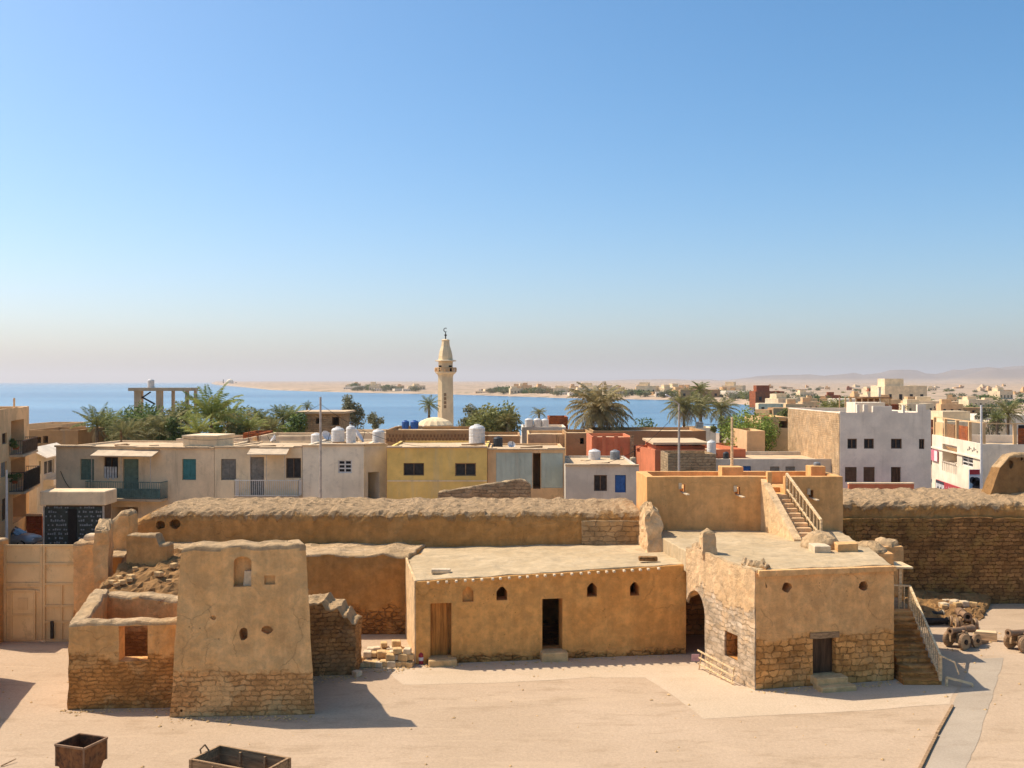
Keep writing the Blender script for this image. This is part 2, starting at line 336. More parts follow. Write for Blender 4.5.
def block(bm, cor, z0, zt, res=.35, amp=.05, rnd=.12, top=None, seed=0.0, fr=1.1, rag=.0, capz=1.6):
    """a mud-built mass on the footprint cor (front-left, front-right, back-right, back-left): one closed, welded, uneven surface"""
    cor = [Vector((c[0], c[1])) for c in cor]; top = cor if top is None else [Vector((c[0], c[1])) for c in top]
    zf = zt if callable(zt) else (lambda u, v: zt)
    L = max((cor[1]-cor[0]).length, (cor[2]-cor[3]).length); D = max((cor[3]-cor[0]).length, (cor[2]-cor[1]).length)
    H = max(zf(0,0), zf(1,0), zf(.5,.5)) - z0
    nx, ny, nz = max(2, int(L/res)), max(2, int(D/res)), max(3, int(H/res))
    ws = [i/nz for i in range(nz+1)]
    if rnd > 0:
        ws = sorted(set([w for w in ws if w < 1-1.15*rnd/H] + [1-rnd/H, 1-.55*rnd/H, 1-.2*rnd/H, 1.0])); nz = len(ws)-1
    V = {}
    def vert(i, j, k):
        key = (i, j, k)
        if key in V: return V[key]
        u, v, w = i/nx, j/ny, ws[k]
        zz = zf(u, v); z = z0 + (zz-z0)*w
        if rnd > 0:
            t = max(0.0, min(1.0, 1-(zz-z)/rnd)); ins = rnd*(1-math.sqrt(max(0, 1-t*t)))*.8
            u = .5+(u-.5)*max(.1, 1-2*ins/L); v = .5+(v-.5)*max(.1, 1-2*ins/D)
        q = [a.lerp(b, w) for a, b in zip(cor, top)]
        p2 = q[0].lerp(q[1], u).lerp(q[3].lerp(q[2], u), v)
        p = Vector((p2.x, p2.y, z)); s = Vector((seed*3.1, seed*1.7, seed))
        d = noise.noise_vector(p*fr+s)*amp + noise.noise_vector(p*fr*3.7+s)*amp*.45
        if rag and w > .6: d.z += (noise.noise(Vector((p.x*1.7, p.y*1.7, seed)))*.45 + noise.noise(Vector((p.x*5, p.y*5, seed)))*.5)*rag*(w-.6)/.4
        V[key] = bm.verts.new(p+d); return V[key]
    def quad(a, b, c, d):
        f = bm.faces.new([vert(*a), vert(*b), vert(*c), vert(*d)])
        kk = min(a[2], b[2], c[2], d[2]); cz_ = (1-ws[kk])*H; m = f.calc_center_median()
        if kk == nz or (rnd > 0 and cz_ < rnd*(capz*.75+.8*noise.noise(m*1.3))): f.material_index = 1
    for i in range(nx):
        for k in range(nz):
            quad((i,0,k),(i+1,0,k),(i+1,0,k+1),(i,0,k+1)); quad((i+1,ny,k),(i,ny,k),(i,ny,k+1),(i+1,ny,k+1))
        for j in range(ny):
            quad((i,j,nz),(i+1,j,nz),(i+1,j+1,nz),(i,j+1,nz)); quad((i,j+1,0),(i+1,j+1,0),(i+1,j,0),(i,j,0))
    for j in range(ny):
        for k in range(nz):
            quad((0,j+1,k),(0,j,k),(0,j,k+1),(0,j+1,k+1)); quad((nx,j,k),(nx,j+1,k),(nx,j+1,k+1),(nx,j,k+1))
    return bm
def BL(*a, **k):
    bm = bmesh.new(); block(bm, *a, **k); return bm
def cut(o, cutters):
    """carve openings: subtract closed cutter meshes (same space as o) and keep the result as o's own mesh"""
    bm = bmesh.new()
    for c in cutters:
        me = bpy.data.meshes.new('tmp'); c.to_mesh(me); c.free(); bm.from_mesh(me); bpy.data.meshes.remove(me)
    me = bpy.data.meshes.new('tmp'); bm.to_mesh(me); bm.free()
    t = bpy.data.objects.new('tmp', me); COL.objects.link(t)
    md = o.modifiers.new('cut', 'BOOLEAN'); md.operation = 'DIFFERENCE'; md.solver = 'EXACT'; md.object = t
    md.use_self = True
    bpy.context.view_layer.update()
    dg = bpy.context.evaluated_depsgraph_get()
    new = bpy.data.meshes.new_from_object(o.evaluated_get(dg), depsgraph=dg)
    o.modifiers.clear(); old = o.data; o.data = new; new.name = old.name
    bpy.data.objects.remove(t); bpy.data.meshes.remove(me); bpy.data.meshes.remove(old)
def frame_of(P0, P1):
    """matrix: local x along P0->P1, y into the wall, z up, origin at P0"""
    a = math.atan2(P1[1]-P0[1], P1[0]-P0[0])
    return Matrix.Translation(Vector((P0[0], P0[1], 0))) @ Matrix.Rotation(a, 4, 'Z')
def on_line(P0, P1, px, py=None):
    """distance along the wall P0->P1 (and height) of the point seen at column px, row py"""
    s = (px-512)/F; dx, dy = P1[0]-P0[0], P1[1]-P0[1]
    t = (s*P0[1]-P0[0])/(dx-s*dy); Y = P0[1]+t*dy
    return t*math.hypot(dx, dy), (None if py is None else Z_(py, Y)), Y

def slab(bm, poly, z):
    bm.faces.new([bm.verts.new((p[0], p[1], z)) for p in poly]); return bm
def sheet(name, poly, z, mat, jit=.0, seed=1, n=14):
    """flat sheet on the ground with a slightly uneven outline"""
    pts = []
    for i, p in enumerate(poly):
        q = poly[(i+1) % len(poly)]; a, b = Vector(p[:2]), Vector(q[:2])
        k = max(1, int((b-a).length/.5)) if jit else 1
        for j in range(k):
            c = a.lerp(b, j/k)
            d = noise.noise_vector(Vector((c.x*1.3, c.y*1.3, seed)))*jit + noise.noise_vector(Vector((c.x*5, c.y*5, seed)))*jit*.4
            pts.append((c.x+d.x, c.y+d.y))
    bm = bmesh.new(); f = bm.faces.new([bm.verts.new((x, y, z)) for x, y in pts])
    bmesh.ops.triangulate(bm, faces=[f])
    bmesh.ops.recalc_face_normals(bm, faces=bm.faces[:])
    if bm.faces[0].normal.z < 0: bmesh.ops.reverse_faces(bm, faces=bm.faces[:])
    return struct(name, bm, mat)

# ------------------------------------------------------------------ houses
def house(name, label, cat, pA, pB, ptop, depth, mat, roofmat='roof', openings=(), group=None, parapet=.35, pt=.2, zb=0.0, jit=.03):
    """a flat-roofed house; facade seen from column/depth pA to pB, top edge on row ptop at pA; openings = (x0,y0,x1,y1,kind,material) on the photo"""
    P0 = (X_(*pA), pA[1]); P1 = (X_(*pB), pB[1]); L = math.hypot(P1[0]-P0[0], P1[1]-P0[1])
    a = math.atan2(P1[1]-P0[1], P1[0]-P0[0]); H = Z_(ptop, pA[1])-zb
    t = thing(name, label, cat, (P0[0], P0[1], zb), a, group)
    rects = []
    for o in openings:
        xa, _, Ya = on_line(P0, P1, o[0]); xb, _, Yb = on_line(P0, P1, o[2]); Y = (Ya+Yb)/2
        za, zc = max(.02, Z_(o[3], Y)-zb), min(H-.15, Z_(o[1], Y)-zb)
        rects.append((max(.05, xa), min(L-.05, xb), za, zc, o[4], o[5] if len(o) > 5 else None))
    xs = sorted(set([0, L]+[r[i] for r in rects for i in (0,1)]+[L*i/max(2,int(L/1.2)) for i in range(1, max(2,int(L/1.2)))]))
    zs = sorted(set([0, H]+[r[i] for r in rects for i in (2,3)]))
    bm = bmesh.new()
    def q(*p): bm.faces.new([bm.verts.new(v) for v in p])
    sd = P0[0]*.37+P0[1]
    def jt(x): return noise.noise(Vector((x*.9, sd, 0)))*jit*1.6
    def zz(z, x): return z+(jt(x) if z >= H-1e-6 else 0)
    for xa, xb in zip(xs, xs[1:]):
        for za, zc in zip(zs, zs[1:]):
            cx, cz = (xa+xb)/2, (za+zc)/2
            if any(r[0]-1e-6 <= cx <= r[1]+1e-6 and r[2]-1e-6 <= cz <= r[3]+1e-6 for r in rects): continue
            q((xa,0,za),(xb,0,za),(xb,0,zz(zc,xb)),(xa,0,zz(zc,xa)))
        q((xa,0,zz(H,xa)),(xb,0,zz(H,xb)),(xb,pt,H),(xa,pt,H)) if pt <= xa and xb <= L-pt else None
    q((0,0,zz(H,0)),(xs[1],0,zz(H,xs[1])),(xs[1],pt,H),(pt,pt,H)); q((xs[-2],0,zz(H,xs[-2])),(L,0,zz(H,L)),(L-pt,pt,H),(xs[-2],pt,H))
    for i in range(1, len(xs)-2):
        if not (pt <= xs[i] and xs[i+1] <= L-pt): q((xs[i],0,zz(H,xs[i])),(xs[i+1],0,zz(H,xs[i+1])),(xs[i+1],pt,H),(xs[i],pt,H))
    q((L,0,0),(L,depth,0),(L,depth,H),(L,0,zz(H,L))); q((0,depth,0),(0,0,0),(0,0,zz(H,0)),(0,depth,H)); q((L,depth,0),(0,depth,0),(0,depth,H),(L,depth,H))
    q((L,0,zz(H,L)),(L,depth,H),(L-pt,depth-pt,H),(L-pt,pt,H)); q((0,depth,H),(0,0,zz(H,0)),(pt,pt,H),(pt,depth-pt,H)); q((L,depth,H),(0,depth,H),(pt,depth-pt,H),(L-pt,depth-pt,H))
    zr = H-parapet
    i0, i1, j0, j1 = pt, L-pt, pt, depth-pt
    for p, r_ in (((i0,j0),(i1,j0)),((i1,j0),(i1,j1)),((i1,j1),(i0,j1)),((i0,j1),(i0,j0))):
        q((p[0],p[1],H),(r_[0],r_[1],H),(r_[0],r_[1],zr-.1),(p[0],p[1],zr-.1))
    rv = .22
    for x0, x1, z0, z1, k, mm in rects:
        e = rv if k != 'hole' else min(3.2, depth*.7)
        q((x0,0,z0),(x0,0,z1),(x0,e,z1),(x0,e,z0)); q((x1,0,z1),(x1,0,z0),(x1,e,z0),(x1,e,z1))
        q((x0,0,z1),(x1,0,z1),(x1,e,z1),(x0,e,z1)); q((x1,0,z0),(x0,0,z0),(x0,e,z0),(x1,e,z0))
        if k == 'hole': q((x0,e,z0),(x1,e,z0),(x1,e,z1),(x0,e,z1))
    bmesh.ops.remove_doubles(bm, verts=bm.verts[:], dist=1e-4)
    obj('wall', bm, mat, t, world=False)
    rb = bmesh.new(); nx, ny = max(2, int(L/.8)), max(2, int(depth/.8))
    g = [[rb.verts.new((pt-.01+(L-2*pt+.02)*i/nx, pt-.01+(depth-2*pt+.02)*j/ny, zr+noise.noise(Vector((i*.7+sd, j*.7, 3)))*.05)) for j in range(ny+1)] for i in range(nx+1)]
    for i in range(nx):
        for j in range(ny): rb.faces.new((g[i][j], g[i+1][j], g[i+1][j+1], g[i][j+1]))
    obj('roof', rb, roofmat, t, world=False)
    for x0, x1, z0, z1, k, mm in rects:
        if k == 'hole': continue
        w, h = x1-x0, z1-z0; b = bmesh.new()
        if k == 'window':
            f = bmesh.new(); e = min(.07, w*.1)
            box(f, x0, x0+e, .10, .18, z0, z1); box(f, x1-e, x1, .10, .18, z0, z1)
            box(f, x0+e, x1-e, .10, .18, z1-e, z1); box(f, x0+e, x1-e, .10, .18, z0, z0+e); box(f, (x0+x1)/2-e/2, (x0+x1)/2+e/2, .103, .177, z0+e, z1-e)
            fo = obj('window', f, mm or 'frame', t, world=False)
            box(b, x0+.01, x1-.01, .2, .215, z0+.01, z1-.01); obj('pane', b, 'glass', fo, world=False)
        elif k == 'lattice':
            f = bmesh.new(); e = .09
            for i in range(3): xx = x0+(w-e)*i/2; box(f, xx, xx+e, .06, .16, z0, z1)
            for i in range(4): z_ = z0+(h-e)*i/3; box(f, x0+.01, x1-.01, .07, .15, z_, z_+e)
            fo = obj('window', f, mm or 'whiteframe', t, world=False)
            box(b, x0+.01, x1-.01, .2, .215, z0+.01, z1-.01); obj('pane', b, 'glass', fo, world=False)
        elif k == 'shutter':
            n = max(4, int(h/.12))
            box(b, x0+.01, x1-.01, .15, .19, z0+.01, z1-.01)
            for i in range(n): box(b, x0+.05, x1-.05, .125, .152, z0+h*(i+.15)/n, z0+h*(i+.75)/n)
            box(b, (x0+x1)/2-.03, (x0+x1)/2+.03, .10, .13, z0+.03, z1-.03)
            obj('shutter', b, mm or 'green', t, world=False)
        elif k == 'door':
            box(b, x0+.02, x1-.02, .14, .2, z0, z1-.02)
            for (u0, u1, w0, w1) in ((.12,.45,.1,.5),(.55,.88,.1,.5),(.12,.45,.58,.92),(.55,.88,.58,.92)):
                box(b, x0+w*u0, x0+w*u1, .115, .142, z0+h*w0, z0+h*w1)
            do = obj('door', b, mm or 'darkwood', t, world=False)
            hb = bmesh.new(); tube(hb, (x1-.16, .08, z0+h*.48), (x1-.16, .14, z0+h*.48), .03, n=6); obj('handle', hb, 'iron', do, world=False)
        elif k == 'panel':
            box(b, x0+.01, x1-.01, .03, .08, z0+.01, z1-.01)
            for i in range(1, int(w/.35)): box(b, x0+.35*i-.02, x0+.35*i+.02, .01, .031, z0+.02, z1-.02)
            obj('metal_panel', b, mm or 'paleblue', t, world=False)
    t_info[t.name] = (P0, P1, L, H, zb, depth)
    return t
t_info = {}
def loc_of(t, px, py):
    P0, P1, L, H, zb, d = t_info[t.name]
    x, z, _ = on_line(P0, P1, px, py); return x, z-zb
def roof_z(t, parapet=.35): i = t_info[t.name]; return i[4]+i[3]-parapet
def balcony(t, x0, y0, x1, y1, mat, out=1.1, solid=True, slabmat='concrete'):
    xa, za = loc_of(t, x0, y0); xb, zb = loc_of(t, x1, y1)
    b = bmesh.new(); box(b, xa, xb, -out, .05, zb-.16, zb)
    s = obj('balcony', b, slabmat, t, world=False)
    r = bmesh.new(); h = za-zb
    ty = -out+.04
    for (p, q) in (((xa+.04, ty), (xb-.04, ty)), ((xa+.04, ty), (xa+.04, 0)), ((xb-.04, ty), (xb-.04, 0))):
        L = math.hypot(q[0]-p[0], q[1]-p[1]); n = max(2, int(L/.14))
        bar(r, (*p, zb+h), (*q, zb+h), .05); bar(r, (*p, zb+.06), (*q, zb+.06), .04)
        for i in range(n+1):
            c = (p[0]+(q[0]-p[0])*i/n, p[1]+(q[1]-p[1])*i/n); bar(r, (*c, zb+.05), (*c, zb+h), .022)
    if solid: box(r, xa+.06, xb-.06, ty+.015, ty+.03, zb+.1, zb+h*.62)
    obj('railing', r, mat, s, world=False)
    return s
def awning(t, x0, y0, x1, y1, mat, out=1.3, posts=()):
    xa, za = loc_of(t, x0, y0); xb, zb = loc_of(t, x1, y1)
    b = bmesh.new(); vs = box(b, xa, xb, -out, .02, zb, zb+.07)
    for v in vs:
        if v.co.y > -.5: v.co.z += (za-zb)*.8
    s = obj('awning', b, mat, t, world=False)
    for px, pyb in posts:
        r = bmesh.new(); x, z = loc_of(t, px, pyb); bar(r, (x, -out+.1, z), (x, -out+.1, zb+.02), .035)
        obj('awning_pole', r, 'poleM', s, world=False)
    return s
def tank(px, ytop, ybase, wpx, Y, mat, label, stand=0.0, group='rooftop water tanks'):
    r = wpx*Y/F/2; z0 = Z_(ybase, Y); h = Z_(ytop, Y)-z0
    t = thing('water_tank', label, 'water tank', (X_(px, Y), Y, z0), R.random()*PI, group)
    b = bmesh.new(); pr = [(r*.96, 0), (r, h*.04)]
    for i in range(1, 6): pr += [(r, h*(.15*i-.02)), (r*.965, h*.15*i), (r, h*(.15*i+.02))]
    pr += [(r, h*.84), (r*.8, h*.93), (r*.42, h*.97)]
    lathe(b, pr, 18); obj('tank_body', b, mat, t, world=False, smooth=False)
    b = bmesh.new(); lathe(b, [(r*.36, h*.955), (r*.38, h), (r*.3, h*1.02)], 12); obj('lid', b, mat, t, world=False)
    b = bmesh.new(); tube(b, (r*.9, 0, h*.12), (r*1.25, 0, h*.12), .03, n=6); tube(b, (r*1.25, 0, h*.14), (r*1.25, 0, 0), .03, n=6); obj('pipe', b, 'iron', t, world=False)
    return t

# ------------------------------------------------------------------ plants
def frond(bm, L, az, el, droop, nl=20, ll=.5, w=.05, rnd=R, mi=0):
    """one pinnate leaf: a bending rib with leaflets on both sides"""
    d = Vector((math.cos(az)*math.cos(el), math.sin(az)*math.cos(el), math.sin(el))); p = Vector((0,0,0))
    side = Vector((-math.sin(az), math.cos(az), 0)); pts = [p.copy()]; ds = [d.copy()]
    n = 10; e = el
    for i in range(n):
        e -= droop*(.35+1.3*i/n)/n
        d = Vector((math.cos(az)*math.cos(e), math.sin(az)*math.cos(e), math.sin(e))); p = p + d*L/n; pts.append(p.copy()); ds.append(d.copy())
    prev = None
    for i, q in enumerate(pts):
        rw = .045*(1-i/(n+1))*L/3.5+.006
        up = side.cross(ds[i])
        ring = [bm.verts.new(q+side*rw), bm.verts.new(q-side*rw), bm.verts.new(q+up*rw*.8)]
        if prev:
            for k in range(3): bm.faces.new((prev[k], prev[(k+1)%3], ring[(k+1)%3], ring[k])).material_index = mi
        prev = ring
    for i in range(nl):
        t = .12+.88*i/(nl-1); k = min(n-1, int(t*n)); f = t*n-k
        q = pts[k].lerp(pts[min(n, k+1)], f); dd = ds[k]; up = side.cross(dd)
        l = ll*(.35+1.1*math.sin(PI*min(1, t*.86+.08)))*rnd.uniform(.85, 1.1)
        for s in (-1, 1):
            v = (side*s*.85 + dd*rnd.uniform(.45, .75) + up*rnd.uniform(.05, .5) + Vector((0,0,-.18))).normalized()
            m = q+v*l*.5; tip = q+v*l+Vector((0,0,-.16*l)); wv = dd*w
            bm.faces.new([bm.verts.new(q), bm.verts.new(m+wv), bm.verts.new(tip), bm.verts.new(m-wv)]).material_index = mi
def palm(name, label, loc, h, r, mats, n=34, droop=(.7,1.7), el=(-.3,1.35), seed=1, dryn=8, lean=.0, group='date palms', nl=20, wl=.055, rz=0.0, trunk_r=.2):
    q = random.Random(seed)
    t = thing(name, label, 'palm tree', loc, rz, group)
    b = bmesh.new(); prev = None; N = max(6, int(h/.35)); c = Vector((0,0,0))
    for i in range(N+1):
        f = i/N; c = Vector((lean*f*f, lean*.4*f*f, h*f)); rr = trunk_r*(1.25-.5*f)*(1.14 if i % 2 else .95)
        ring = [b.verts.new(c+Vector((math.cos(2*PI*k/9)*rr, math.sin(2*PI*k/9)*rr, 0))) for k in range(9)]
        if prev:
            for k in range(9): b.faces.new((prev[k], prev[(k+1)%9], ring[(k+1)%9], ring[k]))
        prev = ring
    b.faces.new(prev)
    obj('trunk', b, 'bark', t, world=False)
    b = bmesh.new()
    for i in range(n):
        e = el[0]+(el[1]-el[0])*((i+.5)/n)**.85; a = i*2.39996+q.uniform(-.2,.2)
        frond(b, r*q.uniform(.85,1.12), a, e+q.uniform(-.1,.1), q.uniform(*droop), nl, r*.145, wl*r/3.2, q)
    bmesh.ops.translate(b, verts=b.verts[:], vec=c)
    obj('crown', b, mats, t, world=False)
    if dryn:
        b = bmesh.new()
        for i in range(dryn): frond(b, r*q.uniform(.55,.8), i*2.39996, q.uniform(-.9,-.35), q.uniform(.5,1.0), 14, r*.10, wl*r/3.2, q)
        bmesh.ops.translate(b, verts=b.verts[:], vec=c-Vector((0,0,.15)))
        obj('dry_fronds', b, 'dry', t, world=False)
    return t
def bush(name, label, loc, zc, rx, rz_, mat, n=1500, ls=.2, seed=1, cat='tree', group=None, clumps=16, trunk=True, trunk_r=.16, hole=.0):
    """broadleaf tree: limbs and leaf-sized faces gathered in clumps through the crown's volume"""
    q = random.Random(seed); t = thing(name, label, cat, loc, 0, group)
    cl = []
    for i in range(clumps):
        while True:
            p = Vector((q.uniform(-1,1), q.uniform(-1,1), q.uniform(-.9,1)))
            if .25 < p.length < 1: break
        cl.append((Vector((p.x*rx*.78, p.y*rx*.78, zc+p.z*rz_*.78)), q.uniform(.26,.46)))
    if trunk:
        b = bmesh.new(); fork = Vector((0,0,max(.4, zc-rz_*.9)))
        tube(b, (0,0,-.1), fork, trunk_r*1.25, trunk_r, 8)
        for c, s in cl[::2]: tube(b, fork+(c-fork)*.02, fork+(c-fork)*.9, trunk_r*.5, .02, 5, False)
        obj('trunk', b, 'bark', t, world=False)
    b = bmesh.new()
    for i in range(n):
        c, s = cl[q.randrange(clumps)]
        v = Vector((q.gauss(0,1), q.gauss(0,1), q.gauss(0,1))); v.normalize(); v *= q.random()**.45
        p = c + Vector((v.x*rx*s, v.y*rx*s, v.z*rz_*s))
        a = (v*.9+Vector((q.gauss(0,1), q.gauss(0,1), q.gauss(0,1)+.5))).normalized(); u = a.orthogonal().normalized(); w = a.cross(u)
        an = q.uniform(0, 2*PI); u, w = u*math.cos(an)+w*math.sin(an), w*math.cos(an)-u*math.sin(an)
        l = ls*q.uniform(.6,1.3)
        b.faces.new([b.verts.new(p-u*l), b.verts.new(p+w*l*.45), b.verts.new(p+u*l), b.verts.new(p-w*l*.45)])
    obj('crown', b, mat, t, world=False)
    return t
# ================================================================== GROUND, SEA, HILLS
SH = [(-760,60000),(0,60000),(205,60000),(216,4778),(240,2900),(268,1800),(320,1480),(372,1303),(450,1150),(560,896),(665,800),(736,655),(790,535),(815,470),(1100,470),(1800,470)]
def far_shore(px):
    for (a, ya), (b, yb) in zip(SH, SH[1:]):
        if a <= px <= b: f = (px-a)/(b-a); return math.exp(math.log(ya)*(1-f)+math.log(yb)*f)
    return 60000
def near_shore(px): return 255+8*math.sin(px*.021)+8*math.sin(px*.057+1)
def relief(x, y):
    if y < 420: return 0.0
    f = min(1, (y-420)/1500)
    h = noise.fractal(Vector((x*.0022, y*.0022, 5)), 1.0, 2.0, 4)*5*f
    if y > 1500: h += (y-1500)*.0016
    return h
def ridge(px, y):
    """height of the far hills above the plain"""
    e = .9-1.8*abs(noise.fractal(Vector((px*.013, y*.0011, 2.3)), 1.0, 2.1, 6))
    k = max(0, min(1, (px-520)/250))
    amp = 38+34*max(0, min(1, (px-700)/250))
    env = math.exp(-((y-9200)/1300)**2)
    if px > 930: env = max(env, .8*math.exp(-((y-7200)/800)**2)*min(1, (px-930)/60))
    pk = sum(a*math.exp(-((px-c)/w)**2) for c, a, w in ((640,8,40),(790,14,40),(838,22,34),(892,44,26),(920,18,14),(945,24,22),(985,50,34),(1040,80,40),(1120,60,50)))
    return max(0, (amp*(.42+.75*e)+pk*1.0))*env*k
bm = bmesh.new(); cols = [-760+24*i for i in range(50)]+[440+9*i for i in range(74)]+[1110+24*i for i in range(28)]; grid = []
cols = sorted(set(cols+[200,205,210,216,222,228,236]))
for px in cols:
    s = (px-512)/F; ns = near_shore(px); fs = far_shore(px); c = []
    land = fs <= 480
    ys = [-60+ (ns-12+60)*i/34 for i in range(35)]
    if land:
        ys += [ns-12+(560-ns)*i/6 for i in range(1, 7)]; far0 = 560
        hs = [0]*len(ys)
    else:
        ys += [ns, ns+8, ns+30]; hs = [0]*35+[-1.6, -2.6, -5]
        f1 = min(fs, 13000); ys += [f1-min(120, (f1-ns)*.3), f1-6, f1+3]; hs += [-5, -2.4, -1.7] if fs < 13000 else [-9, -9, -9]; far0 = f1+3
    top = 15000; k = 56
    for i in range(1, k+1):
        y = far0*(top/far0)**(i/k) if far0 < top-1 else far0+i*20
        ys.append(y); hs.append(None)
    for y, h in zip(ys, hs):
        x = s*max(y, 150)
        if h is None:
            if fs >= 13000: h = -9
            else: h = max(-1.5, relief(x, y)*min(1, (y-far0)/200))+min(.5, (y-far0)/60)-(0 if land else 1.2)*max(0, 1-(y-far0)/40) + ridge(px, y)
        c.append(bm.verts.new((x, y, h)))
    grid.append(c)
nr = min(len(c) for c in grid)
for a, b in zip(grid, grid[1:]):
    if len(a) == len(b):
        for i in range(len(a)-1): bm.faces.new((a[i], b[i], b[i+1], a[i+1]))
    else:                                           # the bay ends here: join the two unequal columns
        i = j = 0
        while i < len(a)-1 or j < len(b)-1:
            if j == len(b)-1 or (i < len(a)-1 and a[i+1].co.y <= b[j+1].co.y): bm.faces.new((a[i], b[j], a[i+1])); i += 1
            else: bm.faces.new((a[i], b[j], b[j+1])); j += 1
bmesh.ops.recalc_face_normals(bm, faces=bm.faces[:])
gt = MT('ground'); gp = gt.pos(); gx = gt.n('SeparateXYZ', {0: gp}).outputs
near = gt.rng(gx[1], 62, 66)
def sandcol(sc_, a, b, c):
    a, b, c = [(k[0]*.95, k[1]*.87, k[2]*.78) for k in (a, b, c)]
    q = gt.mix(gt.rng(gt.noise(gp, .16*sc_, 7, .62, .4), .35, .65), a, b)
    return gt.mix(gt.m_('MULTIPLY', gt.rng(gt.noise(gt.scale(gp, (.5,1.4,1)), .8*sc_, 8, .7), .5, .66), .8), q, c)
c1 = sandcol(1.0, (.48,.372,.262), (.53,.415,.30), (.41,.312,.212))
c1 = gt.mix(1.0, c1, gt.mix(gt.rng(gt.noise(gp, 9, 7, .75), .3, .7), (.88,.87,.85), (1.08,1.08,1.08)), 'MULTIPLY')
c1 = gt.mix(gt.m_('MULTIPLY', gt.rng(gt.noise(gt.scale(gp, (.25,1.0,1)), 1.0, 6, .6, 1.5), .55, .64), .3), c1, (.56,.40,.25))
c2 = sandcol(.05, (.45,.345,.25), (.51,.395,.29), (.32,.245,.175))
c2 = gt.mix(gt.m_('MULTIPLY', gt.rng(gt.noise(gp, .035, 9, .72), .50, .58), .75), c2, (.19,.16,.10))
rk = gt.rng(gx[2], 14, 50)
c2 = gt.mix(rk, c2, gt.mix(gt.noise(gp, .01, 8, .7), (.17,.13,.105), (.32,.25,.19)))
gc = gt.mix(near, c1, c2)
gh = gt.m_('ADD', gt.noise(gp, 2.4, 8, .7), gt.m_('MULTIPLY', gt.noise(gp, 17, 6, .7), .3))
GROUND = gt.done(gc, .97, gh, .035)
struct('ground', bm, GROUND, smooth=True)

wt = MT('sea_water'); wp = wt.pos()
wc = wt.mix(wt.rng(wt.noise(wt.scale(wp, (.0012,.006,1)), 1.0, 6, .6, .5), .38, .62), (.03,.11,.20), (.10,.22,.32))
wx = wt.n('SeparateXYZ', {0: wp}).outputs
wh = wt.m_('ADD', wt.noise(wp, .35, 6, .6), wt.m_('MULTIPLY', wt.noise(wt.scale(wp, (.5,1,1)), .06, 4), 2.0))
wt.done(wc, .22, wh, .5, .55); wt.bs.inputs['Specular IOR Level'].default_value = .5
bm = bmesh.new(); S = 46000
ys = [180, 600, 1500, 4000, 12000, 30000, S]
for a, b in zip(ys, ys[1:]):
    bm.faces.new([bm.verts.new(v) for v in ((-S,a,-2),(S,a,-2),(S,b,-2),(-S,b,-2))])
struct('sea', bm, wt.m)

# courtyard surfaces
g = lambda x, y: G(x, y)
sheet('paved_apron', [g(378,666), g(430,661), g(560,655), g(700,655), g(765,680), g(900,676), g(942,682), g(957,688), g(949,704), g(862,711), g(704,719), g(672,695), g(646,678), g(590,678), g(500,683), g(404,685)], .006, 'apron', .07, 2)
sheet('concrete_path', [g(925,770), g(938,740), g(953,706), g(963,681), g(973,659), g(1004,658), g(997,682), g(987,712), g(979,740), g(965,771)], .010, 'path', .07, 5)
b = bmesh.new()
for (a, c) in (((919,772),(937,736)), ((937,735),(952.6,707))):
    p, q = G(*a), G(*c); bar(b, (p.x, p.y, .04), (q.x, q.y, .04), .09, .10)
o = obj('edging_board', b, 'plank', None, origin=(G(937,736).x, G(937,736).y, 0)); tag(o, 'weathered wooden board edging the grey concrete path', 'board')

# ================================================================== FORTRESS
def solid(name, label, cat, bm, mat, origin, cuts=(), group=None, smooth=False):
    o = obj(name, bm, mat, None, origin=origin); tag(o, label, cat, group)
    if cuts: cut(o, list(cuts))
    if smooth:
        for p in o.data.polygons: p.use_smooth = True
    return o
def nz(x, s): return noise.noise(Vector((x, s, .3)))

# --- tower wall in the left foreground
T = thing('ruined_tower', 'tall tapering plastered tower wall with small arched niche, front left of courtyard', 'ruin', (-9.7, 37, 0))
fl, fr = (-12.25,36.6), (-7.12,36.95)
body = obj('wall', BL([fl, fr, (-7.5,38.3), (-12.15,38.2)], -.3, lambda u, v: 6.05+.12*u+.10*nz(u*5,1)-.05*(1-v), .26, .035, .16,
          [(-11.93,36.95), (-7.50,37.25), (-7.85,38.0), (-11.9,37.95)], 1, rag=.05), 'tower', T)
Mt = frame_of(fl, fr)
def fc(P0, P1, px, py): a, z, _ = on_line(P0, P1, px, py); return a, z
cs = []
def cutter_rect(P0, P1, x0, y0, x1, y1, d, start=-.5, back=0.0):
    xa, zt = fc(P0, P1, x0, y0); xb, zb = fc(P0, P1, x1, y1)
    return prism(bmesh.new(), [(xa, zb), (xb, zb), (xb, zt), (xa, zt)], start, d, frame_of(P0, P1))
def cutter_arch(P0, P1, x0, y0, x1, y1, d, start=-.5, rise=None, pointed=False):
    xa, zt = fc(P0, P1, x0, y0); xb, zb = fc(P0, P1, x1, y1); w = xb-xa
    pts = [(x+(xa+xb)/2, z+zb) for x, z in arch(w, zt-zb, rise, 9, pointed)]
    return prism(bmesh.new(), pts, start, d, frame_of(P0, P1))
def cutter_blob(P0, P1, px, py, rx, rz_, d=.45):
    a, z = fc(P0, P1, px, py); Y = on_line(P0, P1, px)[2]; k = Y/F; q = random.Random(int(px*7+py))
    pts = [(a+math.cos(2*PI*i/9)*rx*k*q.uniform(.8,1.15), z+math.sin(2*PI*i/9)*rz_*k*q.uniform(.8,1.15)) for i in range(9)]
    return prism(bmesh.new(), pts, -.5, d, frame_of(P0, P1))
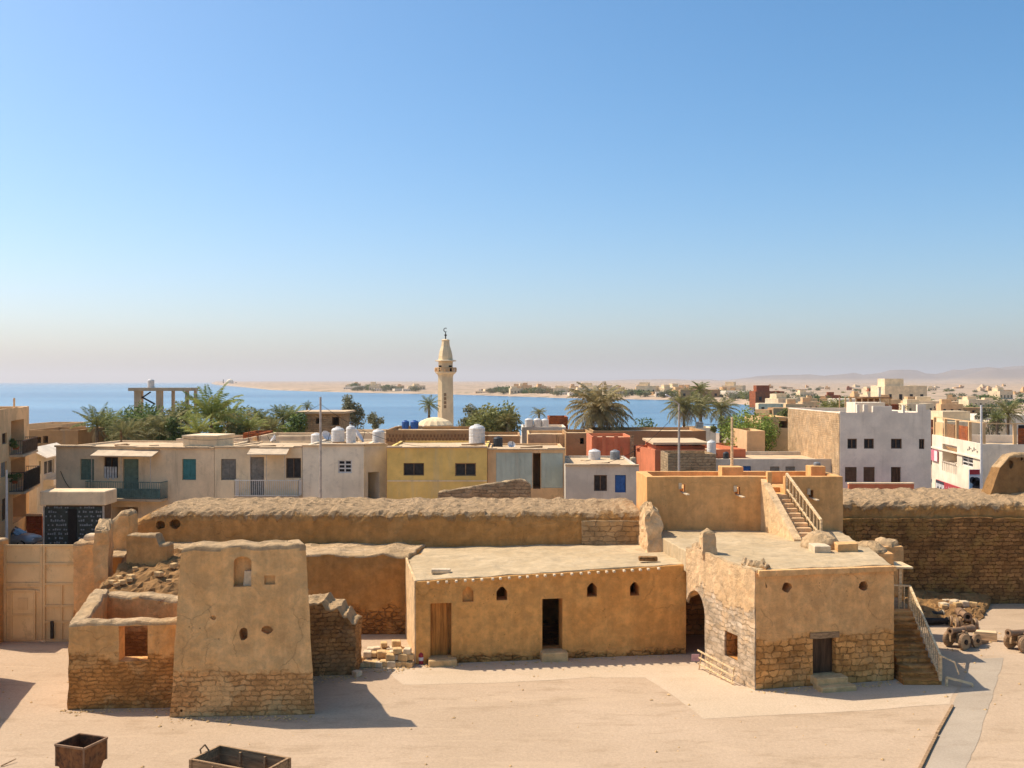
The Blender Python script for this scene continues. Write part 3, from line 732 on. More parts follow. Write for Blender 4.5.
cut(body, [cutter_arch(fl, fr, 232, 558, 250, 588, .62, rise=.2), cutter_rect(fl, fr, 263, 577, 274, 586, .40),
           cutter_blob(fl, fr, 242.5, 635, 5, 6.5, .75), cutter_blob(fl, fr, 266, 631, 6, 4.5, .45), cutter_blob(fl, fr, 212, 619, 3, 2.5, .3), cutter_blob(fl, fr, 181, 711, 1.5, 1.5, .35)])
xa, za = fc(fl, fr, 241, 588); xb, zb2 = fc(fl, fr, 249.5, 573)
b = bmesh.new(); prism(b, [(xa, za), (xb, za), (xb, zb2), (xa+.05, zb2)], .40, .60, Mt); obj('niche_slab', b, 'blockpale', T)
obj('side_wall', BL([(-8.5,38.1), (-7.8,38.1), (-8.25,41.6), (-8.9,41.6)], -.3, lambda u, v: 5.0-1.4*v+.2*nz(v*4,2), .3, .05, .15, None, 2, rag=.15), 'ruin', T)
obj('side_wall', BL([(-12.0,38.1), (-11.4,38.1), (-11.4,41.0), (-12.0,41.0)], -.3, lambda u, v: 4.9-1.7*v+.2*nz(v*4,3), .3, .05, .15, None, 3, rag=.15), 'ruin', T)

# --- roofless ruin left of it
H_ = thing('roofless_ruin', 'low roofless mud house with one square window hole, left of the tall tower wall', 'ruin', (-14, 38, 0))
a0, a1 = (-16.25,37.5), (-12.15,37.75)
fw = obj('front_wall', BL([a0, a1, (-12.1,38.4), (-16.2,38.2)], -.3, lambda u, v: 3.22+.10*nz(u*6,4), .24, .05, .16, None, 4, rag=.10), 'ruin', H_)
cut(fw, [cutter_rect(a0, a1, 119, 626, 147.5, 661, 1.6, -.6)])
obj('side_wall', BL([(-16.28,37.6), (-15.65,37.6), (-16.75,42.6), (-17.4,42.6)], -.3, lambda u, v: 3.2+.25*v+.12*nz(v*6,5), .26, .06, .16, None, 5, rag=.12), 'ruin', H_)
obj('back_wall', BL([(-17.2,42.2), (-11.9,41.2), (-11.8,41.9), (-17.1,42.9)], -.3, lambda u, v: 3.28+.12*nz(u*7,6), .28, .05, .16, None, 6, rag=.10), 'ruin', H_)
# --- leftovers behind it
solid('rubble_bank', 'shade-coloured bank of loose stones under the wall stump behind the roofless ruin', 'rubble bank',
      BL([(-17.6,43.4), (-13.6,43.2), (-13.4,47.6), (-17.9,47.8)], -.2, lambda u, v: 3.15+1.05*v-.5*max(0,u-.75)*2+.25*nz(u*5,v*4+7), .2, .16, .3, None, 7, 2.4, .2), ['merlon','merlon'], (-15.6,45,0))  # dark mud here paints the shadow of the stump into the bank
solid('wall_stump', 'smooth plastered wall stump with stepped right shoulder, standing on the stone bank', 'wall stump',
      BL([(-17.4,46.2), (-15.6,46.2), (-15.5,46.9), (-17.3,46.9)], 3.0, lambda u, v: 5.12 if u < .74 else 4.72, .16, .035, .14, None, 8, rag=.06), 'mudwall', (-16.2,46.4,3))
solid('wall_pier', 'narrow rough pier of crumbling mud beside the metal gate', 'wall pier',
      BL([(-18.75,45.9), (-18.1,45.9), (-18.55,47.6), (-19.2,47.6)], -.3, lambda u, v: 5.55+.15*v+.25*nz(v*5,9)-.3*max(0,.25-v), .26, .10, .25, None, 9, 1.5, .2), 'tower', (-18.6,47,0))
solid('broken_wall', 'pale broken wall fragment with a hole, between the narrow pier and the rampart', 'wall fragment',
      BL([(-19.75,50.3), (-18.85,50.3), (-18.7,51.2), (-19.8,51.2)], 0, lambda u, v: 5.2+.45*math.sin(min(1,u*1.2)*PI*.6)+.15*nz(u*6,10), .24, .08, .22, None, 10, 1.6, .15), 'tower', (-18.4,50.6,0),
      [cutter_blob((-19.75,50.3), (-18.85,50.3), 117, 555, 3, 6, .7)])

# --- rampart: lower terrace and the upper wall with its crumbling crown
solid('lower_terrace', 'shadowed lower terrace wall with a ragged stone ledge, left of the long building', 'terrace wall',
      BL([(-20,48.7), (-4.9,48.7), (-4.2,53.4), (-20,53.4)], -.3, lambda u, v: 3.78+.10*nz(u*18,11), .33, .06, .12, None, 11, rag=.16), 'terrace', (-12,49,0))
RW = thing('rampart_wall', 'long earthen rampart wall with pale crumbling top, behind the long building', 'rampart', (-6, 54, 0))
def rz_(u, v):
    h = 5.50+.16*v+.10*nz(u*16,12)+.05*nz(u*60,13)-.10*u
    if u < .10: h -= .9*(1-u/.10)**2.0
    return h
rw = obj('wall', BL([(-20.1,52.15), (6.7,52.15), (6.7,56.8), (-20.1,56.8)], -.3, rz_, .2, .05, .5, None, 12, 1.6, .2), 'crown', RW)
r0, r1 = (-20.1,52.15), (6.7,52.15)
cut(rw, [cutter_blob(r0, r1, 160, 525, 5, 4.5, .55), cutter_blob(r0, r1, 175.5, 524, 6, 4.8, .55)])
obj('masonry_patch', BL([(3.55,51.98), (6.55,51.98), (6.55,52.6), (3.55,52.6)], 3.3, lambda u, v: 4.95+.04*nz(u*9,15), .3, .015, .04, None, 15), 'course', RW)
solid('eroded_pillar', 'eroded pale mud pillar at the right end of the rampart, in front of the plain block', 'pillar',
      BL([(6.45,49.0), (7.3,49.0), (7.25,52.3), (6.4,52.3)], 3.3, lambda u, v: 5.95+.25*nz(u*4,v*3)-.25*abs(u-.5), .2, .13, .3, [(6.45,49.3), (7.15,49.3), (7.15,51.9), (6.5,51.9)], 16, 1.7, .15), 'keepside', (6.9,50,3.6))

# --- the long low building
LB = thing('long_building', 'long low ochre building with two doorways and four small arched niches', 'building', (1.8, 45, 0))
l0, l1 = (-4.09,43.5), (7.68,45.25)
def lz(u, v): return (3.52+.40*u)*(1-v)+(3.50+.22*u)*v+.03*nz(u*14, v*6+17)-(.0 if v > .05 else .0)
lw = obj('wall', BL([l0, l1, (7.5,53.0), (-5.85,53.0)], -.3, lz, .34, .03, .06, None, 17), 'facade', LB)
lc = [cutter_rect(l0, l1, 430.5, 603.5, 451.5, 657, .55, -.6), cutter_rect(l0, l1, 542.3, 599, 562.5, 650, 1.6, -.6)]
for x0, y0, x1, y1, d in ((462.5,586.5,473.5,601.6,.22), (496.5,586.5,507.3,600.2,2.5), (587,582.8,597,596.6,2.5), (630,582,639.3,595.6,2.5)):
    lc.append(cutter_arch(l0, l1, x0, y0, x1, y1, d, -.6, pointed=True))
lc.append(BL([(-3.3,44.5), (6.9,46.0), (6.8,51.0), (-4.2,50.6)], .05, 3.1, 2.0, 0, 0)); cut(lw, lc)
obj('roof', BL([(-4.08,43.56), (7.67,45.32), (7.5,52.9), (-5.85,52.9)], 3.3, lambda u, v: lz(u, v)+.05+.05*nz(u*16, v*9), .4, .03, .05, None, 18), 'roofmud', LB)
obj('end_wall', BL([(-4.14,43.46), (-4.05,43.55), (-5.0,48.9), (-5.1,48.9)], -.2, lambda u, v: 3.56+.1*v, .3, .02, .03, None, 19), 'endwall', LB)
ML = frame_of(l0, l1)
def lpart(name, x0, y0, x1, y1, ya, yb, mat, bev=0):
    xa, zt = fc(l0, l1, x0, y0); xb, zb = fc(l0, l1, x1, y1)
    b = bmesh.new(); box(b, xa, xb, ya, yb, max(zb, -.05), zt)
    if bev: bevel(b, bev)
    b.transform(ML); return obj(name, b, mat, LB)
d1 = lpart('door', 431.5, 604, 448, 657, .30, .38, 'doorwood'); d1['label'] = 'brown wooden door closed in the left doorway'
for i in range(5):
    pass
lpart('door_step', 428, 657.5, 456, 666, -.55, .3, 'block', .03); lpart('door_step', 540, 650.5, 566, 662, -.50, .3, 'block', .03)
q = random.Random(3); n = 27
for i in range(n):                                                          # row of beam ends under the eave
    x = .55+(10.6-.55)*i/(n-1)+q.uniform(-.05,.05); z = 3.50+.40*x/11.9-.05
    b = bmesh.new(); box(b, x-.05, x+.05, -.2, .1, z-.05, z+.04); bevel(b, .012)
    b.transform(ML); obj('beam_end', b, 'blockpale', LB)
for i in range(22):                                                         # foot course of stones
    x = 1.6+i*.46+q.uniform(-.05,.05)
    if 5.2 < x < 6.6: continue
    w, h = q.uniform(.17,.26), q.uniform(.10,.36); c = bmesh.new(); box(c, x-w, x+w, -q.uniform(.03,.08), .1, -.1, h); bevel(c, .03, 2)
    c.transform(ML); obj('footing_stone', c, 'facade', LB)
for px, py, lab in ((441,571,'pale flat stone lying on the left of the long roof'), (648,570,'dark flat stone at the right end of the long roof')):
    Y = 44.9 if px < 500 else 46.1; c = Vector((X_(px,Y), Y, 3.62 if px < 500 else 3.95)); b = bmesh.new()
    box(b, -.42, .42, -.2, .2, 0, .2); bevel(b, .08, 2); o = obj('roof_stone', b, 'blockpale' if px < 500 else 'stepstone', None); o.location = c; tag(o, lab, 'stone')
# stones, post and pipe stubs at the wall foot
e = thing('fire_extinguisher', 'small red extinguisher standing by the left doorway of the long building', 'extinguisher', G(421,664))
b = bmesh.new(); lathe(b, [(.1,0),(.11,.03),(.11,.42),(.05,.5),(.03,.52)], 12); obj('body', b, 'signred', e, world=False)
b = bmesh.new(); lathe(b, [(.035,.52),(.035,.58)], 8); box(b, -.02, .14, -.02, .02, .58, .62); obj('handle', b, 'iron', e, world=False)
b = bmesh.new(); lathe(b, [(.114,.16),(.114,.3)], 12); obj('paper_label', b, 'signwhite', e, world=False)

# --- pile of cut stones beside it
labs = 'ochre cut stone in the low pile left of the long building'
rows = [(43.2,-6.45,-4.2,0,9), (43.75,-6.5,-4.25,0,8), (43.3,-5.2,-4.25,.26,4), (43.8,-6.3,-4.3,.26,7), (44.4,-6.4,-4.5,.0,7), (44.45,-6.3,-4.55,.25,6), (44.5,-5.9,-4.7,.5,2), (45.0,-6.2,-4.6,.0,5), (43.35,-5.0,-4.3,.52,2)]
protos = []
for k in range(4):
    b = bmesh.new(); box(b, -.15-.02*k, .15+.02*k, -.2, .2, 0, .23+.01*k)
    for v in b.verts: v.co += noise.noise_vector(v.co*4+Vector((k*5,0,0)))*.03
    bevel(b, .025); me = bpy.data.meshes.new('cut_stone'); b.to_mesh(me); b.free(); me.materials.append(M['blockpale' if k == 1 else 'block']); protos.append(me)
def stone(x, y, z, rz, s, group, label, k=None, sz=1):
    o = bpy.data.objects.new('cut_stone', protos[R.randrange(4) if k is None else k]); COL.objects.link(o)
    o.location = (x, y, z); o.rotation_euler = (R.uniform(-.05,.05), R.uniform(-.05,.05), rz); o.scale = (s, s*R.uniform(.8,1), s*sz)
    return tag(o, label, 'stone', group)
for y, xa, xb, z, n in rows:
    for i in range(n): stone(xa+(xb-xa)*(i+.5)/n+R.uniform(-.05,.05), y+R.uniform(-.06,.06), z, R.uniform(-.25,.25), R.uniform(.85,1.1), 'cut stones piled beside the long building', labs)
# --- stepped stone wall in the tower's shadow
solid('stone_garden_wall', 'rough stone wall with sloping mud cap, in the shadow right of the tall tower wall', 'wall',
      BL([(-8.6,41.7), (-6.42,42.0), (-6.35,43.3), (-8.5,43.2)], -.3, lambda u, v: 3.0-.1*nz(u*5,20)+.1*v-(.25 if u > .45 else 0)-(.35 if u > .75 else 0)-(.3 if u > .9 else 0), .16, .07, .10, None, 20, 2.2, .1), 'stepstone', (-7.4,42.3,0))
for (px, py, s) in ((343,671,1.3), (351,673,1.1), (347,664,1.2), (357,676,.9)):
    p = G(px, py); stone(p.x, p.y, 0, R.uniform(0,3), s, 'loose stones at the garden wall foot', 'loose pale stone at the foot of the rough stone wall', 1)

# --- gatehouse block with arch and steps
K = thing('gatehouse', 'square gatehouse with stone lower half, low dark door and pointed arch on its left side', 'building', (12.3, 41, 0))
k0, k1, k2, k3 = (9.48,39.9), (15.37,41.2), (16.05,46.2), (7.72,44.75)
def kz(u, v): return 4.52-.06*u+.12*v*(1-u)+.03*nz(u*9,v*7+21)
kb = obj('wall', BL([k0, k1, k2, k3], -.3, kz, .27, .03, .05, None, 21), 'keep', K)
s0, s1 = (7.72,44.75), (9.48,39.9)
kc = [cutter_rect(k0, k1, 812.7, 637.5, 836, 674.5, .5, -.6), cutter_blob(k0, k1, 787, 587.5, 5.2, 5.2, .9), cutter_blob(k0, k1, 863.5, 586, 5.2, 5.2, .9)]
kc += [cutter_arch(s0, s1, 687.5, 587, 706.5, 668, 3.2, -.8, rise=.9), cutter_rect(s0, s1, 726, 630, 739.2, 661.5, 1.1, -.8)]
kc.append(BL([(10.25,40.95), (14.75,41.95), (15.2,45.3), (8.7,44.1)], .05, 4.0, 2.0, 0, 0)); cut(kb, kc)
# rubble skin in the paler sunlit colour on the left side, with the same openings
sk = obj('side_facing', BL([(7.62,44.78), (9.44,39.82), (9.52,39.92), (7.75,44.85)], -.3, lambda u, v: 4.66+.18*(1-u)+.12*nz(u*9,22), .24, .03, .05, None, 22, rag=.12), 'keepside', K)
cut(sk, [cutter_arch(s0, s1, 687.5, 587, 706.5, 668, 1.0, -.8, rise=.9), cutter_rect(s0, s1, 726, 630, 739.2, 661.5, 1.0, -.8)])
MK = frame_of(k0, k1)
def kpart(name, x0, y0, x1, y1, ya, yb, mat, bev=0, par=K):
    xa, zt = fc(k0, k1, x0, y0); xb, zb = fc(k0, k1, x1, y1); b = bmesh.new(); box(b, xa, xb, ya, yb, max(-.05, zb), zt)
    if bev: bevel(b, bev)
    b.transform(MK); return obj(name, b, mat, par)
dd = kpart('door', 813.2, 638, 835.6, 674.4, .28, .36, 'darkwood')
xa, za = fc(k0, k1, 824.3, 674); xb, zb = fc(k0, k1, 824.9, 638)
b = bmesh.new(); box(b, xa, xa+.035, .255, .29, za+.02, zb-.02); b.transform(MK); obj('door_post', b, 'darkwood', dd)
kpart('lintel', 810, 633, 839, 637.2, -.04, .3, 'plank')
kpart('door_step', 810, 675, 841, 681, -.55, .25, 'block', .03); kpart('door_step', 810, 681.3, 844, 690, -.95, -.2, 'block', .03)
obj('parapet_edge', BL([(9.6,39.78), (15.42,41.06), (15.4,41.36), (9.6,40.08)], 4.42, lambda u, v: 4.66-.06*u, .3, .012, .03, None, 23), 'keep', K)
obj('roof', BL([(7.62,44.85), (15.9,46.1), (16.7,52.4), (6.9,52.3)], 3.7, lambda u, v: 4.58-.12*v+.05*nz(u*12,v*8+24), .4, .03, .06, None, 24), 'roofmud', K)
obj('rear_wall', BL([(7.4,48.6), (16.0,48.6), (16.6,52.2), (7.2,52.2)], -.3, 4.3, .6, .02, .02, None, 29), 'keep', K)
obj('roof', BL([(9.58,40.0), (15.32,41.3), (15.98,46.1), (7.8,44.8)], 4.3, lambda u, v: 4.68+.04*nz(u*9,v*6+25)-.04*u, .35, .02, .05, None, 25), 'roofmud', K)
obj('rubble_parapet', BL([(9.15,41.0), (9.9,40.0), (10.2,40.2), (9.4,41.6)], 4.0, lambda u, v: 4.85+.2*nz(u*6,v*5), .14, .07, .1, None, 26, 2.2, .15), 'stepstone', K)
# rubble in the arch mouth
st = thing('mud_stump', 'rounded knob of eroded mud brick on the gatehouse roof above the arch', 'stump', (8.35, 43.6, 4.6))
obj('stump_top', BL([(8.05,43.3), (8.7,43.3), (8.65,44.3), (8.05,44.3)], 4.5, lambda u, v: 5.72-.15*abs(u-.5), .13, .07, .2, [(8.1,43.45), (8.62,43.45), (8.6,44.1), (8.12,44.1)], 27, 2.0, .05), 'keepside', st)
obj('shoulder', BL([(8.08,43.72), (8.5,43.4), (8.7,44.5), (7.85,44.65)], 4.4, lambda u, v: 5.0+.1*nz(u*6,v*5+3), .16, .08, .15, None, 28, 2.0, .12), 'keepside', st)
# wooden barrier frame leaning at the side wall
wb = thing('wooden_barrier', 'low slatted wooden barrier leaning on the gatehouse side wall below its window', 'barrier', G(728,682))
sa, sb = Vector((7.95,42.9,0)), Vector((8.95,40.55,0)); sd = (sb-sa).normalized(); off = Vector((-.2,-.06,0))
for hz, dz, ml in ((.68,.0,'railwood'), (.4,.0,'railwood'), (.14,.0,'railwood')):
    b = bmesh.new(); bar(b, sa+off*.9+Vector((0,0,hz+.1)), sb+off*.9+Vector((0,0,hz-.05)), .035, .06); obj('rail', b, ml, wb)
for f in (.05, .35, .65, .95):
    p = sa.lerp(sb, f)+off; b = bmesh.new(); bar(b, p+Vector((0,0,-.02)), p+Vector((.13,.04,.7)), .035, .04); obj('upright', b, 'railwood', wb)
b = bmesh.new(); p = sa+off*1.1; box(b, p.x-.22, p.x+.1, p.y-.05, p.y-.02, .35, .62); obj('cloth', b, 'pinkrag', wb)

# --- little domes and platforms on its roof
def dome(name, label, px, pybase, Y, r, h, ry=1.0, wall=None, mat='cap', z=None):
    z = Z_(pybase, Y) if z is None else z; x = X_(px, Y); b = bmesh.new()
    pr = [(r*math.cos(a), h*math.sin(a)) for a in [PI/2*i/7 for i in range(7)]]+[(.05, h)]
    lathe(b, pr, 20, (0,0,0))
    for v in b.verts: v.co.y *= ry; v.co += noise.noise_vector(v.co*1.8+Vector((px,0,0)))*.16+noise.noise_vector(v.co*5+Vector((px,0,0)))*.05
    t = thing(name, label, 'dome', (x, Y, z)); obj('cap', b, mat, t, world=False)
    if wall:
        b = bmesh.new(); block(b, [(-r*.97,-r*ry*.97), (r*.97,-r*ry*.97), (r*.97,r*ry*.97), (-r*.97,r*ry*.97)], -wall, .06, .2, .03, .04, None, px); obj('base', b, 'keep', t, world=False)
    return t
dome('mud_dome', 'broad low mud dome on the gatehouse roof at the foot of the stair', 821, 559, 45.6, .85, .75, 1.2, None, z=4.6)
b = BL([(13.0,44.0), (13.7,44.0), (13.7,44.9), (13.0,44.9)], 4.5, 4.95, .2, .02, .05, None, 30)
solid('roof_vent_box', 'small pale vent box with a dark hole beside the low mud dome', 'vent', b, 'blockpale', (13.3,44.4,4.6), [cutter_blob((13.0,44.0),(13.7,44.0), 812, 560, 3, 2.6, .4)])
b = BL([(14.05,44.2), (15.0,44.35), (15.1,45.0), (14.1,45.0)], 4.5, 5.0, .2, .03, .05, None, 31); solid('roof_platform', 'small ochre masonry box on the gatehouse roof right of the vent', 'roof box', b, 'keep', (14.5,44.6,4.6))
dome('mud_dome', 'pale rounded mud cap over a low wall at the right edge of the gatehouse roof', 866, 551, 46.2, .95, .42, 1.0, 1.9, z=4.35)
dome('mud_dome', 'smaller farther mud cap over a low wall behind the gatehouse', 886, 543, 48.8, .62, .40, 1.0, 2.6, z=4.2)

# --- plain block (bastion) with the roof stair
B_ = thing('bastion', 'tall plain ochre block with two small spouts, above the gatehouse roof', 'bastion', (12, 54, 0))
b0, b1 = (6.85,52.0), (16.8,52.0)
bb = obj('wall', BL([b0, b1, (16.8,55.2), (6.7,55.2)], -.3, 7.2, .5, .018, .04, None, 32), 'bastion', B_)
cut(bb, [BX(7.2,16.4,52.4,54.85,6.55,8), BX(12.98,13.87,51.2,53,6.3,8)])
for px, py in ((682.5,489), (737.5,491.5), (811,494.5)):
    cut(bb, [cutter_rect(b0, b1, px-2.4, py-4.5, px+2.4, py+3, .5)])
    xw = X_(px, 52); zw = Z_(py+4, 52); s = bmesh.new(); bar(s, (xw-.06,52.3,zw+.05), (xw+.20,51.45,zw-.03), .16, .05)
    so = obj('water_spout', s, 'blockpale', B_); s = bmesh.new(); box(s, xw-.2, xw-.05, 51.9, 52.05, zw+.2, zw+.5); obj('spout_stone', s, 'blockpale', so)
obj('roof_box', BL([(11.0,53.6), (12.1,53.6), (12.1,54.6), (11.0,54.6)], 6.4, 7.55, .3, .015, .03, None, 33), 'bastion', B_)
obj('roof_box', BL([(15.6,53.4), (16.35,53.4), (16.35,54.4), (15.6,54.4)], 6.4, 7.6, .3, .015, .03, None, 34), 'bastion', B_)
tank(817, 462, 469, 7, 54.0, 'tankgrey', 'small grey tank on the bastion roof at the far right corner')
ST = thing('roof_stair', 'narrow stair with pale wooden railing climbing from gatehouse roof to the bastion top', 'stair', (13.5, 50, 4.4))
nst = 10; b = bmesh.new()
for i in range(nst):
    f = i/nst; ya = 48.2+3.85*f; xo = .6*(1-f)
    box(b, 12.98+xo, 13.85+xo, ya, 52.06-.001*i, 4.2+.001*i, 4.45+(6.3-4.45)*(i+1)/nst)
obj('steps', b, 'keepside', ST)
b = bmesh.new()
ov = [(12.62,52.05,4.2),(13.22,48.0,4.2),(13.22,48.0,4.62),(12.62,52.05,7.12)]; iv = [(12.99,52.05,4.2),(13.58,48.0,4.2),(13.58,48.0,4.62),(12.99,52.05,7.12)]
A = [b.verts.new(v) for v in ov]; C = [b.verts.new(v) for v in iv]
b.faces.new(A); b.faces.new(C[::-1])
for i in range(4): b.faces.new((A[(i+1)%4], A[i], C[i], C[(i+1)%4]))
bmesh.ops.recalc_face_normals(b, faces=b.faces[:]); obj('parapet', b, 'endwall', ST)
rl = bmesh.new(); pA, pB = Vector((13.95,52.0,6.35)), Vector((14.55,48.2,4.5))
bar(rl, pA+Vector((0,0,1.0)), pB+Vector((0,0,1.0)), .10, .09); bar(rl, pA+Vector((0,0,.22)), pB+Vector((0,0,.22)), .07, .07)
for i in range(11):
    p = pA.lerp(pB, i/10); w = .10 if i in (0,10) else .05; bar(rl, p, p+Vector((0,0,1.0)), w)
obj('railing', rl, 'railwood', ST)
b = bmesh.new(); bar(b, (13.02,51.9,6.2), (13.02,51.9,7.45), .34, .22); obj('newel_post', b, 'bastion', ST)

# --- right curtain wall
CW = thing('curtain_wall', 'high rough masonry curtain wall with worn mud top along the right', 'fortress wall', (30, 56, 0))
obj('masonry', BL([(16.2,55.3), (46,55.6), (46,60), (16.2,60)], -.3, lambda u, v: 4.62+.05*nz(u*30,35), .5, .07, .06, None, 35, 1.5), 'rubblewall', CW)
def cz(u, v):
    h = 5.46+.38*v+.12*nz(u*30,36)+.05*nz(u*90,37)
    return h
obj('mud_top', BL([(17.0,55.55), (46,55.85), (46,59.8), (17.0,59.8)], 4.4, cz, .24, .08, .42, None, 36, 1.7, .18), 'crown', CW)
solid('wall_merlon', 'large mud merlon with pale rim and small oval niche, far right wall top', 'merlon',
      BL([(27.0,58.0), (36,58.0), (36,58.8), (26.8,58.8)], 5.4, lambda u, v: 7.85+.12*min(1,u*8)-.9*max(0,.06-u)*10, .25, .03, .2, [(27.75,58.1), (36,58.1), (36,58.8), (27.6,58.8)], 38, rag=.04), 'merlon', (30,58.4,5.6),
      [cutter_blob((27,58.05),(36,58.05), 1011, 464, 2.6, 4.5, .28), cutter_blob((27,58.05),(36,58.05), 1002, 459, 1.4, 1.8, .22), cutter_blob((27,58.05),(36,58.05), 1022, 459, 1.4, 1.8, .22)])
o = solid('rubble_heap', 'dark heap of fallen rubble at the foot of the masonry curtain wall', 'rubble',
      BL([(19.4,50.2), (23.6,51.5), (26.0,55.6), (17.5,55.6)], -.2, lambda u, v: .08+.95*v*(1-.6*u)+.22*nz(u*6,v*5+39), .2, .14, .2, None, 39, 2.6, .15), ['merlon','merlon'], (21,54,0))
q = random.Random(12)
for i in range(16):
    p = G(948+q.uniform(-6,26), 612+q.uniform(-6,3)); stone(p.x, p.y, .0 if i % 2 else .28, q.uniform(0,3), q.uniform(.9,1.25), 'pale stones heaped behind the cannons', 'pale stone in the heap behind the cannons', 1 if i % 3 else 0)

# --- side stair with railing, landing and little canopy
SS = thing('side_stair', 'worn stone stair with cream railing on the right side of the gatehouse', 'stair', (16.3, 42, 0))
b = bmesh.new(); n = 11
for i in range(n):
    f = i/n; y = 40.55+4.0*f; xo = .53*f
    e = .10 if i < 3 else 0
    vs = box(b, 15.50+xo, 16.92+.42*f+e, y, 44.8-.002*i, -.2+.001*i, 2.1*(i+1)/n)
bevel(b, .015); obj('steps', b, 'ruin', SS)
obj('landing', BL([(16.0,44.7), (17.5,44.7), (17.7,47.0), (16.2,47.0)], -.2, 2.12, .4, .02, .03, None, 41), 'ruin', SS)
rl = bmesh.new(); pA, pB = Vector((16.98,40.6,.15)), Vector((17.36,44.7,2.1))
bar(rl, pA+Vector((0,0,1.0)), pB+Vector((0,0,1.0)), .09, .08); bar(rl, pA+Vector((0,0,.14)), pB+Vector((0,0,.14)), .06, .06)
for i in range(17):
    p = pA.lerp(pB, i/16); bar(rl, p, p+Vector((0,0,1.0)), .11 if i in (0,16) else .04)
bar(rl, pB+Vector((0,0,1.0)), (16.2,44.75,3.15), .07); 
for i in range(5): p = pB.lerp(Vector((16.2,44.75,2.1)), i/5); bar(rl, p, p+Vector((0,0,1.0)), .04)
rail = obj('railing', rl, 'railwood', SS)
b = bmesh.new(); bar(b, (17.0,40.6,1.15), (17.35,40.15,1.02), .05); bar(b, (17.35,40.15,1.02), (17.5,40.1,.55), .05); obj('hand_hook', b, 'railwood', rail)
b = bmesh.new(); p, q2 = Vector((17.15,40.4,.35)), Vector((18.1,40.3,.12)); bar(b, p, q2, .10, .08); bar(b, q2, (18.15,40.28,.0), .08); bar(b, p, (17.15,40.4,0), .08); tag(obj('low_rail', b, 'railwood', None), 'short low timber rail on the ground beside the side stair foot', 'rail')
CN = thing('canopy', 'thin flat canopy on one pale post above the side stair landing', 'canopy', (17.1, 45.0, 2.12))
b = bmesh.new(); bar(b, (17.05,45.0,2.1), (17.05,45.0,3.82), .12); obj('post', b, 'railwood', CN)
b = bmesh.new(); box(b, 16.1, 17.55, 44.8, 46.2, 3.82, 3.90); obj('roof_board', b, 'railwood', CN)

# --- gate, its pillars
GT = thing('metal_gate', 'tall cream painted double metal gate with a small wicket door', 'gate', (-21.6, 47.4, 0))
gy = 47.4; gx0, gx1, gxm = X_(4,gy), X_(81,gy), X_(43,gy); ztop = Z_(544.5,gy)
for x0, x1, wick in ((gx0, gxm, True), (gxm, gx1, False)):
    b = bmesh.new(); box(b, x0+.02, x1-.02, gy, gy+.03, .03, ztop-.05); lf = obj('leaf', b, 'gate', GT)
    f = bmesh.new(); w = .12; zr = [0.04, Z_(622,gy) if not wick else Z_(586,gy), Z_(606,gy) if not wick else Z_(586,gy)-.25, Z_(584,gy), Z_(564,gy), ztop-.06]
    box(f, x0+.01, x0+w, gy-.07, gy-.002, .03, ztop); box(f, x1-w, x1-.01, gy-.07, gy-.002, .03, ztop)
    for z in sorted(set(zr)): box(f, x0+w, x1-w, gy-.062, gy-.003, z-.04, z+.06)
    if not wick: box(f, (x0+x1)/2-.04, (x0+x1)/2+.04, gy-.055, gy-.004, .1, Z_(584,gy))
    obj('leaf_frame', f, 'gateframe', lf)
    if wick:
        d0, d1, dz = X_(11,gy), X_(36,gy), Z_(590,gy); d = bmesh.new(); box(d, d0, d1, gy-.055, gy-.01, .1, dz)
        wd = obj('wicket_door', d, 'gate', lf); d = bmesh.new()
        for (u0,u1,w0,w1) in ((d0,d0+.09,.08,dz+.02),(d1-.09,d1,.08,dz+.02)): box(d, u0, u1, gy-.10, gy-.056, w0, w1)
        for z in (.08, dz*.5, dz-.06): box(d, d0+.09, d1-.09, gy-.095, gy-.057, z, z+.09)
        box(d, d0+.35, d1-.35, gy-.075, gy-.056, dz*.62, dz*.85)
        obj('door_frame', d, 'gateframe', wd) if False else obj('wicket_frame', d, 'gateframe', lf)
    else:
        d = bmesh.new(); box(d, X_(51.5,gy), X_(54.5,gy), gy-.14, gy-.065, .15, .95); obj('bolt', d, 'iron', lf)
solid('gate_pillar', 'rough stone gate pillar on the right of the metal gate', 'pillar',
      BL([(-19.95,46.6), (-18.95,46.6), (-18.95,47.8), (-19.95,47.8)], -.3, lambda u, v: 4.72+.1*nz(u*5,v*3), .26, .05, .16, None, 42, 1.5, .08), 'tower', (-19.4,47.2,0))
b = BL([(-.28,-.25), (.28,-.25), (.28,.25), (-.28,.25)], 0, .32, .14, .06, .18, None, 43); solid('pillar_cap_stone', 'loose rounded stone resting on the right gate pillar', 'stone', b, 'blockpale', (0,0,0)).location = (-19.35,47.2,4.68)
solid('gate_pillar', 'plastered gate pillar at the left edge of the metal gate', 'pillar',
      BL([(-24.6,46.6), (-23.52,46.6), (-23.52,47.8), (-24.6,47.8)], -.3, 4.75, .3, .04, .1, None, 44), 'mudwall', (-24,47.2,0))
# the next building along the yard, outside the frame, whose corner shades the ground at the left edge
solid('yard_storehouse', 'plain mud storehouse left of the frame, shading the yard corner', 'building',
      BL([(-30,31), (-20.4,36.2), (-21.75,41.9), (-31,40.5)], -.3, 4.0, .6, .05, .1, None, 45), 'ruin', (-26,37,0))

